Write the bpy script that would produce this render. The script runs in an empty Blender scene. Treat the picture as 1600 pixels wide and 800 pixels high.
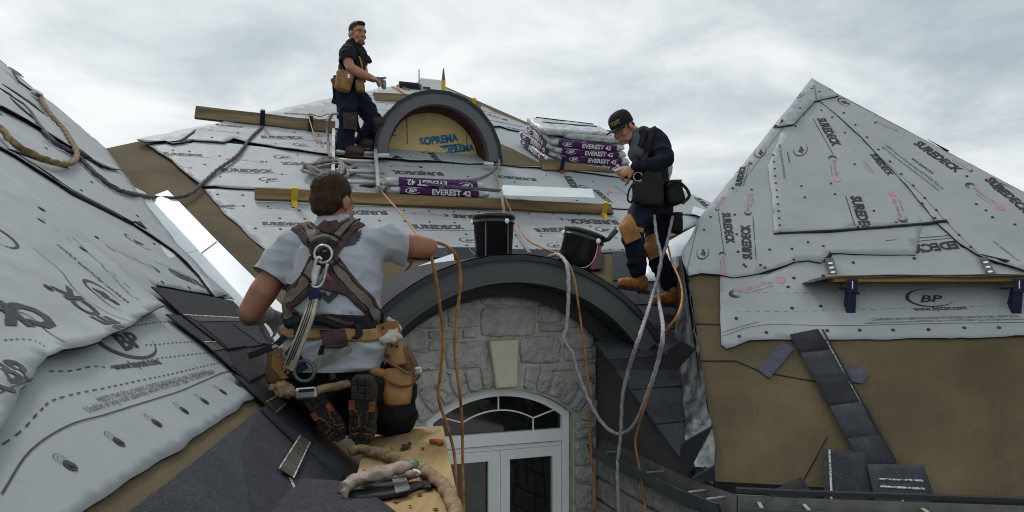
import bpy, bmesh, math, random
from mathutils import Vector as V, Matrix, noise, geometry
from mathutils.bvhtree import BVHTree
S = bpy.context.scene
COL = S.collection
R = math.radians
# ------------------------------------------------------------------ camera
F, CX, HY = 1200.0, 800.0, 460.0          # focal length and horizon of the photograph (1600 px wide)
EYE = V((0, 0, 6))
cam = bpy.data.cameras.new('camera'); cam.sensor_width = 36; cam.lens = 27; cam.shift_y = .0375
cam.clip_start = .05; cam.clip_end = 3000
camo = bpy.data.objects.new('camera', cam); COL.objects.link(camo)
camo.location = EYE; camo.rotation_euler = (R(90), 0, 0); S.camera = camo
# ------------------------------------------------------------------ sky, sun, exposure
SUN_EL, SUN_AZ = 50, -35                   # sun behind cloud, up the roof and to the left
w = bpy.data.worlds.new('World'); S.world = w; w.use_nodes = True
nt = w.node_tree; nt.nodes.clear()
def wn(t, **k):
    n = nt.nodes.new(t)
    for a, b in k.items(): setattr(n, a, b)
    return n
L = nt.links.new
sky = wn('ShaderNodeTexSky', sky_type='NISHITA', sun_disc=False, sun_elevation=R(SUN_EL), sun_rotation=R(SUN_AZ))
tc = wn('ShaderNodeTexCoord')
sep = wn('ShaderNodeSeparateXYZ'); L(tc.outputs['Generated'], sep.inputs[0])
zz = wn('ShaderNodeMath', operation='MAXIMUM'); L(sep.outputs[2], zz.inputs[0]); zz.inputs[1].default_value = 0.0
z2 = wn('ShaderNodeMath', operation='ADD'); L(zz.outputs[0], z2.inputs[0]); z2.inputs[1].default_value = .22
dv = wn('ShaderNodeVectorMath', operation='DIVIDE'); L(tc.outputs['Generated'], dv.inputs[0])
cmb = wn('ShaderNodeCombineXYZ')
for i in range(3): L(z2.outputs[0], cmb.inputs[i])
L(cmb.outputs[0], dv.inputs[1])
mp = wn('ShaderNodeMapping'); L(dv.outputs[0], mp.inputs[0]); mp.inputs['Scale'].default_value = (1, 1, .6)
mp.inputs['Location'].default_value = (3.1, 1.7, 0)
n1 = wn('ShaderNodeTexNoise'); n1.inputs['Scale'].default_value = 1.9; n1.inputs['Detail'].default_value = 7; n1.inputs['Roughness'].default_value = .56
n1.inputs['Distortion'].default_value = .35
L(mp.outputs[0], n1.inputs['Vector'])
n2 = wn('ShaderNodeTexNoise'); n2.inputs['Scale'].default_value = .42; n2.inputs['Detail'].default_value = 2
L(mp.outputs[0], n2.inputs['Vector'])
# clouds thin out towards the west (left), thicken and grey towards the east
ex = wn('ShaderNodeMath', operation='MULTIPLY_ADD'); L(sep.outputs[0], ex.inputs[0]); ex.inputs[1].default_value = -.15; L(n1.outputs[0], ex.inputs[2])
ad = wn('ShaderNodeMath', operation='MULTIPLY_ADD'); L(n2.outputs[0], ad.inputs[0]); ad.inputs[1].default_value = .35; L(ex.outputs[0], ad.inputs[2])
cr = wn('ShaderNodeValToRGB'); L(ad.outputs[0], cr.inputs[0])
e = cr.color_ramp.elements
e[0].position = .42; e[0].color = (.42, .475, .52, 1)
e[1].position = .82; e[1].color = (.91, .925, .92, 1)
k = e.new(.56); k.color = (.56, .615, .645, 1)
k = e.new(.685); k.color = (.73, .775, .785, 1)
b1 = wn('ShaderNodeBackground'); L(sky.outputs[0], b1.inputs[0]); b1.inputs[1].default_value = .07
b2 = wn('ShaderNodeBackground'); L(cr.outputs[0], b2.inputs[0]); b2.inputs[1].default_value = 1.02
mx = wn('ShaderNodeMixShader'); mx.inputs[0].default_value = .9
L(b1.outputs[0], mx.inputs[1]); L(b2.outputs[0], mx.inputs[2])
wo = wn('ShaderNodeOutputWorld'); L(mx.outputs[0], wo.inputs[0])
sl = bpy.data.lights.new('sun', 'SUN'); sl.energy = 1.4; sl.angle = R(12); sl.color = (1, .97, .92)
so = bpy.data.objects.new('sun', sl); COL.objects.link(so)
sd = V((math.sin(R(SUN_AZ)) * math.cos(R(SUN_EL)), math.cos(R(SUN_AZ)) * math.cos(R(SUN_EL)), math.sin(R(SUN_EL))))
so.rotation_euler = sd.to_track_quat('Z', 'Y').to_euler(); so.location = (0, 0, 30)
S.view_settings.view_transform = 'Standard'; S.view_settings.look = 'None'; S.view_settings.gamma = 1
S.view_settings.exposure = .12
S.cycles.filter_width = 1.05

# ------------------------------------------------------------------ materials
MATS = {}
def mat(name, col, rough=.7, var=.0, vs=6.0, col2=None, speck=None, ss=300, bump=0.0, bs=60.0, metal=0.0, spec=.22, stretch=(1, 1, 1), coat=0, bd=4, lim=(.35, .65), crumple=0, cs=6.0, dirt=None):
    """principled material: two tones mixed by noise, optional fine speckle and bump, all in object metres"""
    m = bpy.data.materials.new(name); m.use_nodes = True; t = m.node_tree; N = t.nodes; l = t.links.new
    p = N['Principled BSDF']; p.inputs['Roughness'].default_value = rough; p.inputs['Metallic'].default_value = metal
    p.inputs['Specular IOR Level'].default_value = spec; p.inputs['Coat Weight'].default_value = coat
    c = (*col, 1); p.inputs['Base Color'].default_value = c
    tc = N.new('ShaderNodeTexCoord'); mp = N.new('ShaderNodeMapping'); l(tc.outputs['Object'], mp.inputs[0]); mp.inputs['Scale'].default_value = stretch
    out = None
    if col2 or var:
        c2 = (*(col2 or [x * (1 - var) for x in col]), 1)
        n = N.new('ShaderNodeTexNoise'); n.inputs['Scale'].default_value = vs; n.inputs['Detail'].default_value = 6; n.inputs['Roughness'].default_value = .6; l(mp.outputs[0], n.inputs['Vector'])
        mr = N.new('ShaderNodeMapRange'); l(n.outputs[0], mr.inputs[0]); mr.inputs[1].default_value = lim[0]; mr.inputs[2].default_value = lim[1]
        mi = N.new('ShaderNodeMix'); mi.data_type = 'RGBA'; l(mr.outputs[0], mi.inputs[0]); mi.inputs[6].default_value = c; mi.inputs[7].default_value = c2
        out = mi.outputs[2]
    if speck:
        n = N.new('ShaderNodeTexNoise'); n.inputs['Scale'].default_value = ss; n.inputs['Detail'].default_value = 2; l(tc.outputs['Object'], n.inputs['Vector'])
        mr = N.new('ShaderNodeMapRange'); l(n.outputs[0], mr.inputs[0]); mr.inputs[1].default_value = .55; mr.inputs[2].default_value = .75
        mi = N.new('ShaderNodeMix'); mi.data_type = 'RGBA'; l(mr.outputs[0], mi.inputs[0])
        if out: l(out, mi.inputs[6])
        else: mi.inputs[6].default_value = c
        mi.inputs[7].default_value = (*speck, 1); out = mi.outputs[2]
    if dirt:                                          # scattered scuffs and footprints
        n = N.new('ShaderNodeTexNoise'); n.inputs['Scale'].default_value = 5.5; n.inputs['Detail'].default_value = 8; n.inputs['Roughness'].default_value = .72; l(tc.outputs['Object'], n.inputs['Vector'])
        mr = N.new('ShaderNodeMapRange'); l(n.outputs[0], mr.inputs[0]); mr.inputs[1].default_value = .60; mr.inputs[2].default_value = .78; mr.inputs[4].default_value = .34
        mi = N.new('ShaderNodeMix'); mi.data_type = 'RGBA'; l(mr.outputs[0], mi.inputs[0]); l(out, mi.inputs[6]); mi.inputs[7].default_value = (*dirt, 1); out = mi.outputs[2]
    if out: l(out, p.inputs['Base Color'])
    if bump:
        n = N.new('ShaderNodeTexNoise'); n.inputs['Scale'].default_value = bs; n.inputs['Detail'].default_value = bd; l(mp.outputs[0], n.inputs['Vector'])
        b = N.new('ShaderNodeBump'); b.inputs['Strength'].default_value = 1; b.inputs['Distance'].default_value = bump; l(n.outputs[0], b.inputs['Height']); l(b.outputs[0], p.inputs['Normal'])
        if crumple:                                   # crisp creases
            wv = N.new('ShaderNodeTexNoise'); wv.inputs['Scale'].default_value = cs * .7; l(tc.outputs['Object'], wv.inputs['Vector'])
            mm = N.new('ShaderNodeMix'); mm.data_type = 'VECTOR'; mm.inputs[0].default_value = .22; l(mp.outputs[0], mm.inputs[4]); l(wv.outputs[1], mm.inputs[5])
            vo = N.new('ShaderNodeTexVoronoi'); vo.inputs['Scale'].default_value = cs; vo.inputs['Detail'].default_value = 2; l(mm.outputs[1], vo.inputs['Vector'])
            b2_ = N.new('ShaderNodeBump'); b2_.inputs['Strength'].default_value = 1; b2_.inputs['Distance'].default_value = crumple; l(vo.outputs['Distance'], b2_.inputs['Height']); l(b.outputs[0], b2_.inputs['Normal']); l(b2_.outputs[0], p.inputs['Normal'])
    MATS[name] = m
    return m
def wood(name, c1, c2, axis=0, sc=9):
    st = [1, 1, 1]; st[axis] = .06
    return mat(name, c1, .8, col2=c2, vs=sc, stretch=st, bump=.002, bs=60, lim=(.38, .62))
M_UNDER = mat('underlayment_grey', (.325, .352, .368), .6, col2=(.285, .312, .328), vs=2.2, bump=.0022, bs=14, spec=.3, bd=6, crumple=.0045, cs=3.2, dirt=(.20, .21, .21))
M_UNDERB = mat('underlayment_black_back', (.012, .013, .015), .8)
M_INK = mat('print_ink', (.05, .05, .055), .7, var=.35, vs=20)
M_RED = mat('print_red', (.50, .16, .19), .7, col2=(.44, .3, .32), vs=18)
M_TAR = mat('tar_paper_brown', (.122, .096, .056), .95, col2=(.078, .061, .036), vs=2.0, dirt=(.045, .034, .022), speck=(.19, .15, .09), ss=240, bump=.0012, bs=240, spec=.2)
M_SHIN = mat('shingle_granules', (.030, .034, .042), .95, col2=(.020, .022, .027), vs=9, speck=(.10, .105, .118), ss=170, bump=.0025, bs=190, spec=.25)
M_SHIN2 = mat('shingle_granules_blue', (.040, .046, .057), .95, col2=(.028, .032, .040), vs=9, speck=(.11, .118, .13), ss=170, bump=.0025, bs=190, spec=.25)
M_SHIN3 = mat('shingle_granules_black', (.016, .018, .022), .95, col2=(.024, .026, .03), vs=9, speck=(.07, .072, .08), ss=170, bump=.0025, bs=190, spec=.25)
M_SEAL = mat('shingle_sealant_band', (.105, .095, .075), .8, col2=(.05, .047, .042), vs=14, spec=.2)
M_CHALK = mat('release_tape_white', (.55, .55, .52), .7, col2=(.08, .08, .08), vs=70, lim=(.45, .6))
M_MEMB = mat('black_membrane', (.022, .025, .031), .85, var=.4, vs=8, speck=(.05, .055, .065), ss=260, bump=.001, bs=200, spec=.3)
M_METAL = mat('galvanised_flashing', (.64, .70, .735), .4, var=.14, vs=2.2, metal=.15, spec=.5)
M_GALV = mat('galvanised_dirty', (.24, .27, .28), .5, col2=(.06, .07, .07), vs=8, metal=.3, bump=.01, bs=9, lim=(.38, .6))
M_STONE = mat('grey_stone', (.45, .455, .44), .9, col2=(.31, .32, .315), vs=9, speck=(.36, .37, .37), ss=24, bump=.008, bs=40, bd=8, spec=.2, crumple=.016, cs=13)
M_MORTAR = mat('mortar', (.48, .46, .40), .95, var=.25, vs=14, bump=.004, bs=80)
M_KEY = mat('cast_keystone', (.58, .55, .46), .9, var=.1, vs=6, bump=.001, bs=120)
M_FASC = mat('fascia_dark_grey', (.078, .090, .092), .55, var=.15, vs=3)
M_FASC2 = mat('fascia_upper_grey', (.125, .132, .145), .6, var=.12, vs=4)
M_FRIEZE = mat('frieze_dark', (.045, .05, .05), .6, var=.15, vs=4)
M_DRIP = mat('drip_edge_dark', (.03, .034, .04), .45)
M_SIDING = mat('siding_dark', (.085, .092, .092), .6, var=.2, vs=5)
M_WHITE = mat('window_frame_white', (.83, .86, .88), .4, var=.06, vs=3)
M_GLASS = mat('dark_glass', (.006, .008, .008), .03, spec=1.0)
M_GUT = mat('gutter_grey', (.085, .112, .12), .45, var=.25, vs=6)
M_GUTIN = mat('gutter_inside', (.17, .18, .175), .6, col2=(.12, .12, .11), vs=10)
M_WOODX = wood('plank_spruce', (.25, .17, .085), (.135, .088, .042), 0, 16)
M_WOODD = wood('plank_weathered', (.22, .165, .10), (.11, .078, .045), 0, 16)
M_WOODY = mat('platform_spruce', (.40, .28, .135), .8, col2=(.27, .18, .08), vs=14, stretch=(1, .07, 1), bump=.0015, bs=60)
M_GRAIN = mat('wood_knot', (.07, .04, .018), .8, var=.4, vs=40)
M_YEL = mat('bracket_yellow', (.66, .44, .02), .5, var=.25, vs=16)
M_BLUE = mat('bracket_blue', (.009, .019, .062), .5, var=.4, vs=16)
M_REDP = mat('bracket_red', (.35, .03, .03), .5, var=.3, vs=16)
M_STEEL = mat('steel', (.55, .56, .57), .3, metal=.9, var=.3, vs=30)
M_ALU = mat('aluminium', (.52, .52, .50), .5, metal=.45, var=.2, vs=16)
M_BLACKP = mat('black_plastic', (.010, .011, .012), .32, var=.3, vs=8, spec=.5)
M_PURPLE = mat('label_purple', (.085, .018, .115), .45, var=.2, vs=10)
M_WRAP = mat('bundle_plastic_wrap', (.52, .565, .585), .38, col2=(.27, .30, .32), vs=11, bump=.003, bs=40, coat=.2, lim=(.45, .7), crumple=.012, cs=14)
M_LETTER = mat('white_lettering', (.78, .78, .8), .6)
M_TANW = mat('tan_sheathing_wrap', (.60, .455, .21), .7, var=.12, vs=4, bump=.003, bs=20)
M_BLUEINK = mat('blue_lettering', (.02, .16, .33), .7, var=.3, vs=20)
M_MAROON = mat('soffit_maroon', (.09, .03, .025), .8, var=.4, vs=10)
M_ROPEG = mat('rope_grey', (.30, .29, .28), .9, col2=(.18, .175, .17), vs=50, bump=.002, bs=160)
M_ROPEW = mat('rope_pale', (.42, .41, .42), .9, col2=(.25, .245, .26), vs=60, bump=.002, bs=160)
M_ROPEB = mat('rope_brown', (.30, .215, .125), .95, col2=(.15, .10, .06), vs=40, bump=.003, bs=140)
M_ROPED = mat('rope_dark', (.115, .115, .125), .9, col2=(.06, .06, .065), vs=60, bump=.002, bs=160)
M_ORANGE = mat('hose_orange', (.43, .19, .055), .6, col2=(.16, .065, .02), vs=11, lim=(.45, .68))
M_GRASS = mat('lawn', (.06, .10, .035), .95, col2=(.08, .10, .05), vs=.3)
M_DRIVE = mat('driveway_concrete', (.38, .37, .35), .9, col2=(.30, .295, .28), vs=.8)

# ------------------------------------------------------------------ objects
def wloc(o):
    p = V((0, 0, 0))
    while o: p += o.location; o = o.parent
    return p
def tag(o, label=None, cat=None, group=None, kind=None):
    if label: o['label'] = label
    if cat: o['category'] = cat
    if group: o['group'] = group
    if kind: o['kind'] = kind
    return o
def empty(name, loc, label=None, cat=None, group=None, kind=None):
    o = bpy.data.objects.new(name, None); COL.objects.link(o); o.location = loc; o.empty_display_size = .1
    return tag(o, label, cat, group, kind)
def link(name, me, parent=None, loc=None):
    o = bpy.data.objects.new(name, me); COL.objects.link(o)
    if parent: o.parent = parent
    if loc is not None: o.location = loc
    return o
def obj(name, bm, mats, parent=None, smooth=False, local=False, base=None):
    """bm holds world coordinates (unless local); the mesh is moved to its parent's or its own base point"""
    if not local:
        o0 = wloc(parent) if parent else (base if base is not None else V(sum((v.co for v in bm.verts), V())) / max(1, len(bm.verts)))
        for v in bm.verts: v.co -= o0
    me = bpy.data.meshes.new(name)
    bm.normal_update()
    if smooth:
        for f in bm.faces: f.smooth = True
    bm.to_mesh(me); bm.free()
    for m in (mats if isinstance(mats, (list, tuple)) else [mats]): me.materials.append(m)
    return link(name, me, parent, None if (parent or local) else o0)
def copy_tree(o, parent=None):
    c = o.copy(); COL.objects.link(c); c.parent = parent
    for ch in [x for x in o.children]: copy_tree(ch, c)
    return c

# ------------------------------------------------------------------ frames (planes of the building)
def ray(x, y): return V(((x - CX) / F, 1, (HY - y) / F))
def at(x, y, Y): return EYE + ray(x, y) * Y
class Frame:
    def __init__(s, O, u, v):
        s.O, s.u, s.v = V(O), V(u).normalized(), V(v).normalized(); s.n = s.u.cross(s.v).normalized()
    def P(s, a, b, h=0): return s.O + s.u * a + s.v * b + s.n * h
    def W(s, x, y, h=0):
        d = ray(x, y); t = s.n.dot(s.O + s.n * h - EYE) / s.n.dot(d); return EYE + d * t
    def ab(s, x, y, h=0):
        q = s.W(x, y, h) - s.O; return V((q.dot(s.u), q.dot(s.v)))
    def loc(s, p):
        q = p - s.O; return V((q.dot(s.u), q.dot(s.v), q.dot(s.n)))
    def M(s): return Matrix((s.u, s.v, s.n)).transposed()
A0 = R(22); U0 = V((math.cos(A0), math.sin(A0), 0)); W0 = V((-math.sin(A0), math.cos(A0), 0)); Z = V((0, 0, 1))
MAIN = Frame(EYE + W0 * 5.54, U0, W0 + Z * .5)
WALL = Frame(EYE + V((-.07, 5.4, 0)), U0, Z)
AT = R(-8); UT = V((math.cos(AT), math.sin(AT), 0)); WT = V((-math.sin(AT), math.cos(AT), 0))
TOW = Frame(EYE + WT * 5.36, UT, WT + Z)
_p1, _p2 = MAIN.W(165, 232), MAIN.W(400, 487)
_h = V(((640 - CX) / F, 1, 0)).normalized()
_d = (_p2 - _p1).normalized()
_n = _d.cross(_h); _n = _n if _n.z > 0 else -_n; _n.normalize()
LEFT = Frame(_p2, _h, _n.cross(_h))          # u runs away from the camera along the eave, v up the slope

def inpoly(p, poly):
    c = False; j = len(poly) - 1
    for i in range(len(poly)):
        a, b = poly[i], poly[j]
        if (a[1] > p[1]) != (b[1] > p[1]) and p[0] < (b[0] - a[0]) * (p[1] - a[1]) / (b[1] - a[1]) + a[0]: c = not c
        j = i
    return c
def dseg(p, a, b):
    ab = b - a; t = max(0, min(1, (p - a).dot(ab) / max(1e-12, ab.length_squared))); return (a + ab * t - p).length
def dpoly(p, poly): return min(dseg(p, poly[i - 1], poly[i]) for i in range(len(poly)))
def nz(a, b, s=1.0, seed=0): return noise.noise(V((a * s + seed * 7.3, b * s - seed * 3.1, seed * 1.7)))
def wrinkle(amp, seed, sc=1.0, ridge=1.0):
    amp = amp * 1.5
    def f(a, b):
        r = 1 - abs(nz(a * .6 + .5 * b, b, 3.2 * sc, seed)); r = max(0, r - .8) * 5
        return amp * (.9 * nz(a, b, 1.4 * sc, seed) + .5 * nz(a, b, 4 * sc, seed + 5) + ridge * .8 * r + 1.0)
    return f
def drape(fr, a, b):
    m = 0
    for f, fn, out in HFUN.values():
        if f is fr and inpoly((a, b), out): m = max(m, fn(a, b))
    return m
def patch(name, fr, px, mats, parent=None, h=.004, res=.1, amp=.0, seed=0, thick=None, jit=.0, ab=None, hf=None, lift=0, ridge=1.0, sc=1.0, base=None, dr=None, reg=True):
    """thin sheet lying on a frame: outline given in photograph points that are cast onto the plane, a fine grid inside, and turned-down edges"""
    P0 = [V(q) for q in ab] if ab else [fr.ab(x, y, h) for x, y in px]
    out = []
    for i in range(len(P0)):
        a, b = P0[i], P0[(i + 1) % len(P0)]; n = max(1, int((b - a).length / res))
        for k in range(n):
            q = a.lerp(b, k / n)
            if jit and 0 < k: q += V((nz(q.x, q.y, 6, seed + 3), nz(q.x, q.y, 6, seed + 9))) * jit
            out.append(q)
    if dr is not None: hf = lambda a, b: drape(fr, a, b) + dr - h
    wf = hf or (wrinkle(amp, seed, sc, ridge) if amp else (lambda a, b: 0))
    x0, x1 = min(p.x for p in out), max(p.x for p in out); y0, y1 = min(p.y for p in out), max(p.y for p in out)
    pts = list(out); rng = random.Random(seed)
    if amp or hf:
        a = x0
        while a < x1:
            b = y0
            while b < y1:
                q = V((a + rng.uniform(-.2, .2) * res, b + rng.uniform(-.2, .2) * res)); b += res
                if inpoly(q, out) and dpoly(q, out) > res * .4: pts.append(q)
            a += res
    n = len(out)
    r = geometry.delaunay_2d_cdt(pts, [(i, (i + 1) % n) for i in range(n)], [], 1, 1e-6)
    th = (min(h, .005) if dr is not None else h) if thick is None else thick
    def hh(q, edge=None):
        d = h + wf(q.x, q.y)
        if lift:
            e = dpoly(q, out); d += lift * max(0, 1 - e / .10) * (.5 + .5 * nz(q.x, q.y, 2.5, seed + 2))
        return d
    bm = bmesh.new(); vs = [bm.verts.new(fr.P(q[0], q[1], hh(V(q)))) for q in r[0]]
    for f in r[2]:
        try:
            fc = bm.faces.new([vs[i] for i in f])
            if fc.calc_area() > 0:
                fc.normal_update()
                if fc.normal.dot(fr.n) < 0: fc.normal_flip()
        except ValueError: pass
    if amp or hf:
        for f in bm.faces: f.smooth = True
    ed = [e for e in bm.edges if e.is_boundary]
    ge = bmesh.ops.extrude_edge_only(bm, edges=ed)
    for v in [g for g in ge['geom'] if isinstance(g, bmesh.types.BMVert)]: v.co -= fr.n * th
    for g in ge['geom']:
        if isinstance(g, bmesh.types.BMFace): g.smooth = False; g.material_index = min(1, (len(mats) if isinstance(mats, (list, tuple)) else 1) - 1)
    for f in bm.faces:
        if abs(f.normal.dot(fr.n)) < .5: f.smooth = False
    o = obj(name, bm, mats, parent, base=base)
    o.data['h'] = h
    if reg: HFUN[o.name] = (fr, (lambda a, b: hh(V((a, b)))), out)
    return o
HFUN = {}

# ------------------------------------------------------------------ lettering
GLY = {}
def glyphs(s, shear=.0, bold=.012, space=1.0):
    key = (s, shear, bold, space)
    if key not in GLY:
        c = bpy.data.curves.new('text', 'FONT'); c.body = s; c.shear = shear; c.offset = bold; c.space_character = space; c.resolution_u = 2; c.fill_mode = 'FRONT'
        o = bpy.data.objects.new('text', c); me = bpy.data.meshes.new_from_object(o)
        vs = [v.co.copy() for v in me.vertices]; fs = [tuple(p.vertices) for p in me.polygons]
        x0 = min(v.x for v in vs); x1 = max(v.x for v in vs); y0 = min(v.y for v in vs); y1 = max(v.y for v in vs)
        GLY[key] = ([((v.x - x0) / (x1 - x0), (v.y - y0) / (x1 - x0)) for v in vs], fs, (y1 - y0) / (x1 - x0))
        bpy.data.objects.remove(o); bpy.data.curves.remove(c); bpy.data.meshes.remove(me)
    return GLY[key]
class Printer:
    def __init__(s, o): s.o = o; s.fr, s.hf, s.poly = HFUN[o.name]; s.bm = bmesh.new(); s.nb = bmesh.new(); s.eps = .0022; s.clip = True
    def pt(s, x, y): return s.fr.ab(x, y, s.o.data['h'])
    def face(s, pts, mi=0):
        c = sum(pts, V((0, 0))) / len(pts)
        if s.clip and not inpoly(c, s.poly): return
        f = s.bm.faces.new([s.bm.verts.new(s.fr.P(q.x, q.y, s.hf(q.x, q.y) + s.eps)) for q in pts]); f.material_index = mi
        f.normal_update()
        if f.normal.dot(s.fr.n) < 0: f.normal_flip()
    def text(s, t, A, B, hs=1.0, mi=0, shear=.0, bold=.02, up=None, space=1.0, ab=False):
        a, b = (V(A), V(B)) if ab else (s.pt(*A), s.pt(*B)); vs, fs, ar = glyphs(t, shear, bold, space)
        d = b - a; n = V((-d.y, d.x)) * hs
        if up: n = (s.pt(*up) - a) / ar
        q = [a + d * x + n * y for x, y in vs]
        for f in fs: s.face([q[i] for i in f], mi)
    def line(s, P, wd=.006, mi=0, dash=None, ab=False, n=None):
        P = [V(p) for p in P] if ab else [s.pt(*p) for p in P]
        if len(P) > 3: P = catmull(P, 5)
        Q = []
        for i in range(len(P) - 1):
            m = max(1, round((P[i + 1] - P[i]).length / (dash or .12)))
            for k in range(m): Q.append(P[i].lerp(P[i + 1], k / m))
        Q.append(P[-1])
        for i in range(len(Q) - 1):
            if dash and i % 2: continue
            d = (Q[i + 1] - Q[i])
            if d.length < 1e-6: continue
            t = V((-d.y, d.x)).normalized() * wd / 2
            s.face([Q[i] - t, Q[i + 1] - t, Q[i + 1] + t, Q[i] + t], mi)
    def ring(s, C, rx, ry, ang, w=.12, a0=0, a1=360, mi=0, n=20):
        ca, sa = math.cos(ang), math.sin(ang)
        def q(t, k):
            x, y = rx * k * math.cos(t), ry * k * math.sin(t); return C + V((x * ca - y * sa, x * sa + y * ca))
        for i in range(n):
            t0, t1 = R(a0 + (a1 - a0) * i / n), R(a0 + (a1 - a0) * (i + 1) / n)
            m = 1 - w * math.sin(math.pi * (i + .5) / n) if a1 - a0 < 359 else 1 - w
            s.face([q(t0, m), q(t1, m), q(t1, 1), q(t0, 1)], mi)
    def disc(s, C, r, mi=0, n=14):
        s.face([C + V((r * math.cos(2 * math.pi * i / n), r * math.sin(2 * math.pi * i / n))) for i in range(n)], mi)
    def bp(s, A, B, mi=0, hs=1.15):
        a, b = s.pt(*A), s.pt(*B); d = b - a; n = V((-d.y, d.x)); an = math.atan2(d.y, d.x); c = (a + b) / 2
        s.ring(c, d.length * .5, d.length * .25 * hs, an, .16, 60, 340, mi)
        p = a + d * .27 - n * .12 * hs; vs, fs, ar = glyphs('BP', .35, .03)
        s.text('BP', p, p + d * .5, hs * .62, mi, .35, .03, ab=True)
    def tite(s, A, B, hs=1.0):
        """red slogan with a round stamp at its far end and a curl at the near one"""
        a, b = s.pt(*A), s.pt(*B); d = b - a; l = d.length; n = V((-d.y, d.x)); an = math.atan2(d.y, d.x)
        p = a + d * .16 - n * .02
        s.text('Weather-Tite', p, p + d * .62, hs, 1, .15, .02, ab=True)
        s.text('SUPERIOR ROOF DECK', p + d * .2 - n * .07, p + d * .6 - n * .07, .8, 0, 0, .0, ab=True)
        s.disc(b - d * .08, l * .082, 1)
        for k in range(3): s.ring(a + d * .12, l * (.13 - .03 * k), l * (.1 - .025 * k), an, .22, 70, 300, 0, 10)
    def sure(s, A, B, hs=1.15, t='SUREDECK', ul=True):
        s.text(t, A, B, hs, 0, 0, .05)
        if ul:
            a, b = s.pt(*A), s.pt(*B); d = b - a; n = V((-d.y, d.x)).normalized() * d.length * .06
            s.line([a - n, b + d * .25 - n], max(.004, d.length * .012), 0, ab=True)
    def nail(s, x, y, r=.014):
        c = s.pt(x, y)
        if not inpoly(c, s.poly): return
        h0 = s.hf(c.x, c.y); vs = [[s.nb.verts.new(s.fr.P(c.x + r * k * math.cos(t), c.y + r * k * math.sin(t), h0 + z)) for t in [i * math.pi / 4 for i in range(8)]] for k, z in ((1, -.002), (.9, .004), (.4, .005))]
        for q in range(2):
            for i in range(8): s.nb.faces.new([vs[q][i], vs[q][(i + 1) % 8], vs[q + 1][(i + 1) % 8], vs[q + 1][i]])
        s.nb.faces.new(vs[2])
    def done(s):
        if len(s.bm.faces): tag(obj('printed_lettering', s.bm, [M_INK, M_RED], s.o), kind='stuff')
        if len(s.nb.faces): tag(obj('cap_nails', s.nb, M_INK, s.o), kind='stuff')

# ------------------------------------------------------------------ solid helpers
def add_box(bm, c, x, y, z, sx, sy, sz, mi=0, bev=0):
    """box centred at c with axis vectors x, y, z and full sizes"""
    c = V(c); vs = []
    for k in (-.5, .5):
        for i, j in ((-.5, -.5), (.5, -.5), (.5, .5), (-.5, .5)): vs.append(bm.verts.new(c + x * (sx * i) + y * (sy * j) + z * (sz * k)))
    fs = [bm.faces.new([vs[i] for i in q]) for q in ((3, 2, 1, 0), (4, 5, 6, 7), (0, 1, 5, 4), (1, 2, 6, 5), (2, 3, 7, 6), (3, 0, 4, 7))]
    for f in fs: f.material_index = mi
    if bev: bmesh.ops.bevel(bm, geom=list({e for f in fs for e in f.edges}), offset=bev, segments=1, affect='EDGES')
    return fs
def prism(bm, pts, off, mi=0):
    """extrude a closed outline by the vector off"""
    a = [bm.verts.new(p) for p in pts]; b = [bm.verts.new(V(p) + off) for p in pts]; n = len(a)
    fs = [bm.faces.new(a[::-1]), bm.faces.new(b)] + [bm.faces.new([a[i], a[(i + 1) % n], b[(i + 1) % n], b[i]]) for i in range(n)]
    for f in fs: f.material_index = mi
    bmesh.ops.recalc_face_normals(bm, faces=fs)
    return fs
def catmull(P, n=6):
    P = [V(p) for p in P]
    if len(P) < 3: return P
    Q = [P[0] * 2 - P[1]] + P + [P[-1] * 2 - P[-2]]; out = []
    for i in range(1, len(Q) - 2):
        a, b, c, d = Q[i - 1:i + 3]
        for k in range(n):
            t = k / n
            out.append(.5 * ((2 * b) + (c - a) * t + (2 * a - 5 * b + 4 * c - d) * t * t + (3 * b - a - 3 * c + d) * t ** 3))
    return out + [P[-1]]
def tube(bm, P, r, seg=8, twist=0, lobes=0, mi=0, cap=True):
    """tube along P; lobes > 0 gives a laid rope with raised twisting strands"""
    P = [V(p) for p in P]; rings = []; up = None; run = 0
    for i, p in enumerate(P):
        t = (P[min(i + 1, len(P) - 1)] - P[max(i - 1, 0)])
        t = t.normalized() if t.length > 1e-9 else V((0, 0, 1))
        if up is None: up = t.orthogonal().normalized()
        up = (up - t * up.dot(t)); up = up.normalized() if up.length > 1e-6 else t.orthogonal().normalized()
        s = t.cross(up); rr = r(i / max(1, len(P) - 1)) if callable(r) else r
        if i: run += (p - P[i - 1]).length
        ring = []
        for k in range(seg):
            a = 2 * math.pi * k / seg
            q = rr * (1 + (.18 * math.cos(lobes * (a + run * twist)) if lobes else 0))
            ring.append(bm.verts.new(p + (up * math.cos(a) + s * math.sin(a)) * q))
        rings.append(ring)
    for i in range(len(rings) - 1):
        for k in range(seg):
            f = bm.faces.new([rings[i][k], rings[i][(k + 1) % seg], rings[i + 1][(k + 1) % seg], rings[i + 1][k]]); f.material_index = mi; f.smooth = True
    if cap:
        for q in (rings[0][::-1], rings[-1]):
            f = bm.faces.new(q); f.material_index = mi
def resample(P, d):
    P = [V(p) for p in P]; out = [P[0]]; acc = 0
    for i in range(len(P) - 1):
        l = (P[i + 1] - P[i]).length
        while acc + d <= l + 1e-9 and l > 0:
            acc += d; out.append(P[i].lerp(P[i + 1], acc / l))
        acc -= l
    out.append(P[-1]); return out
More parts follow.
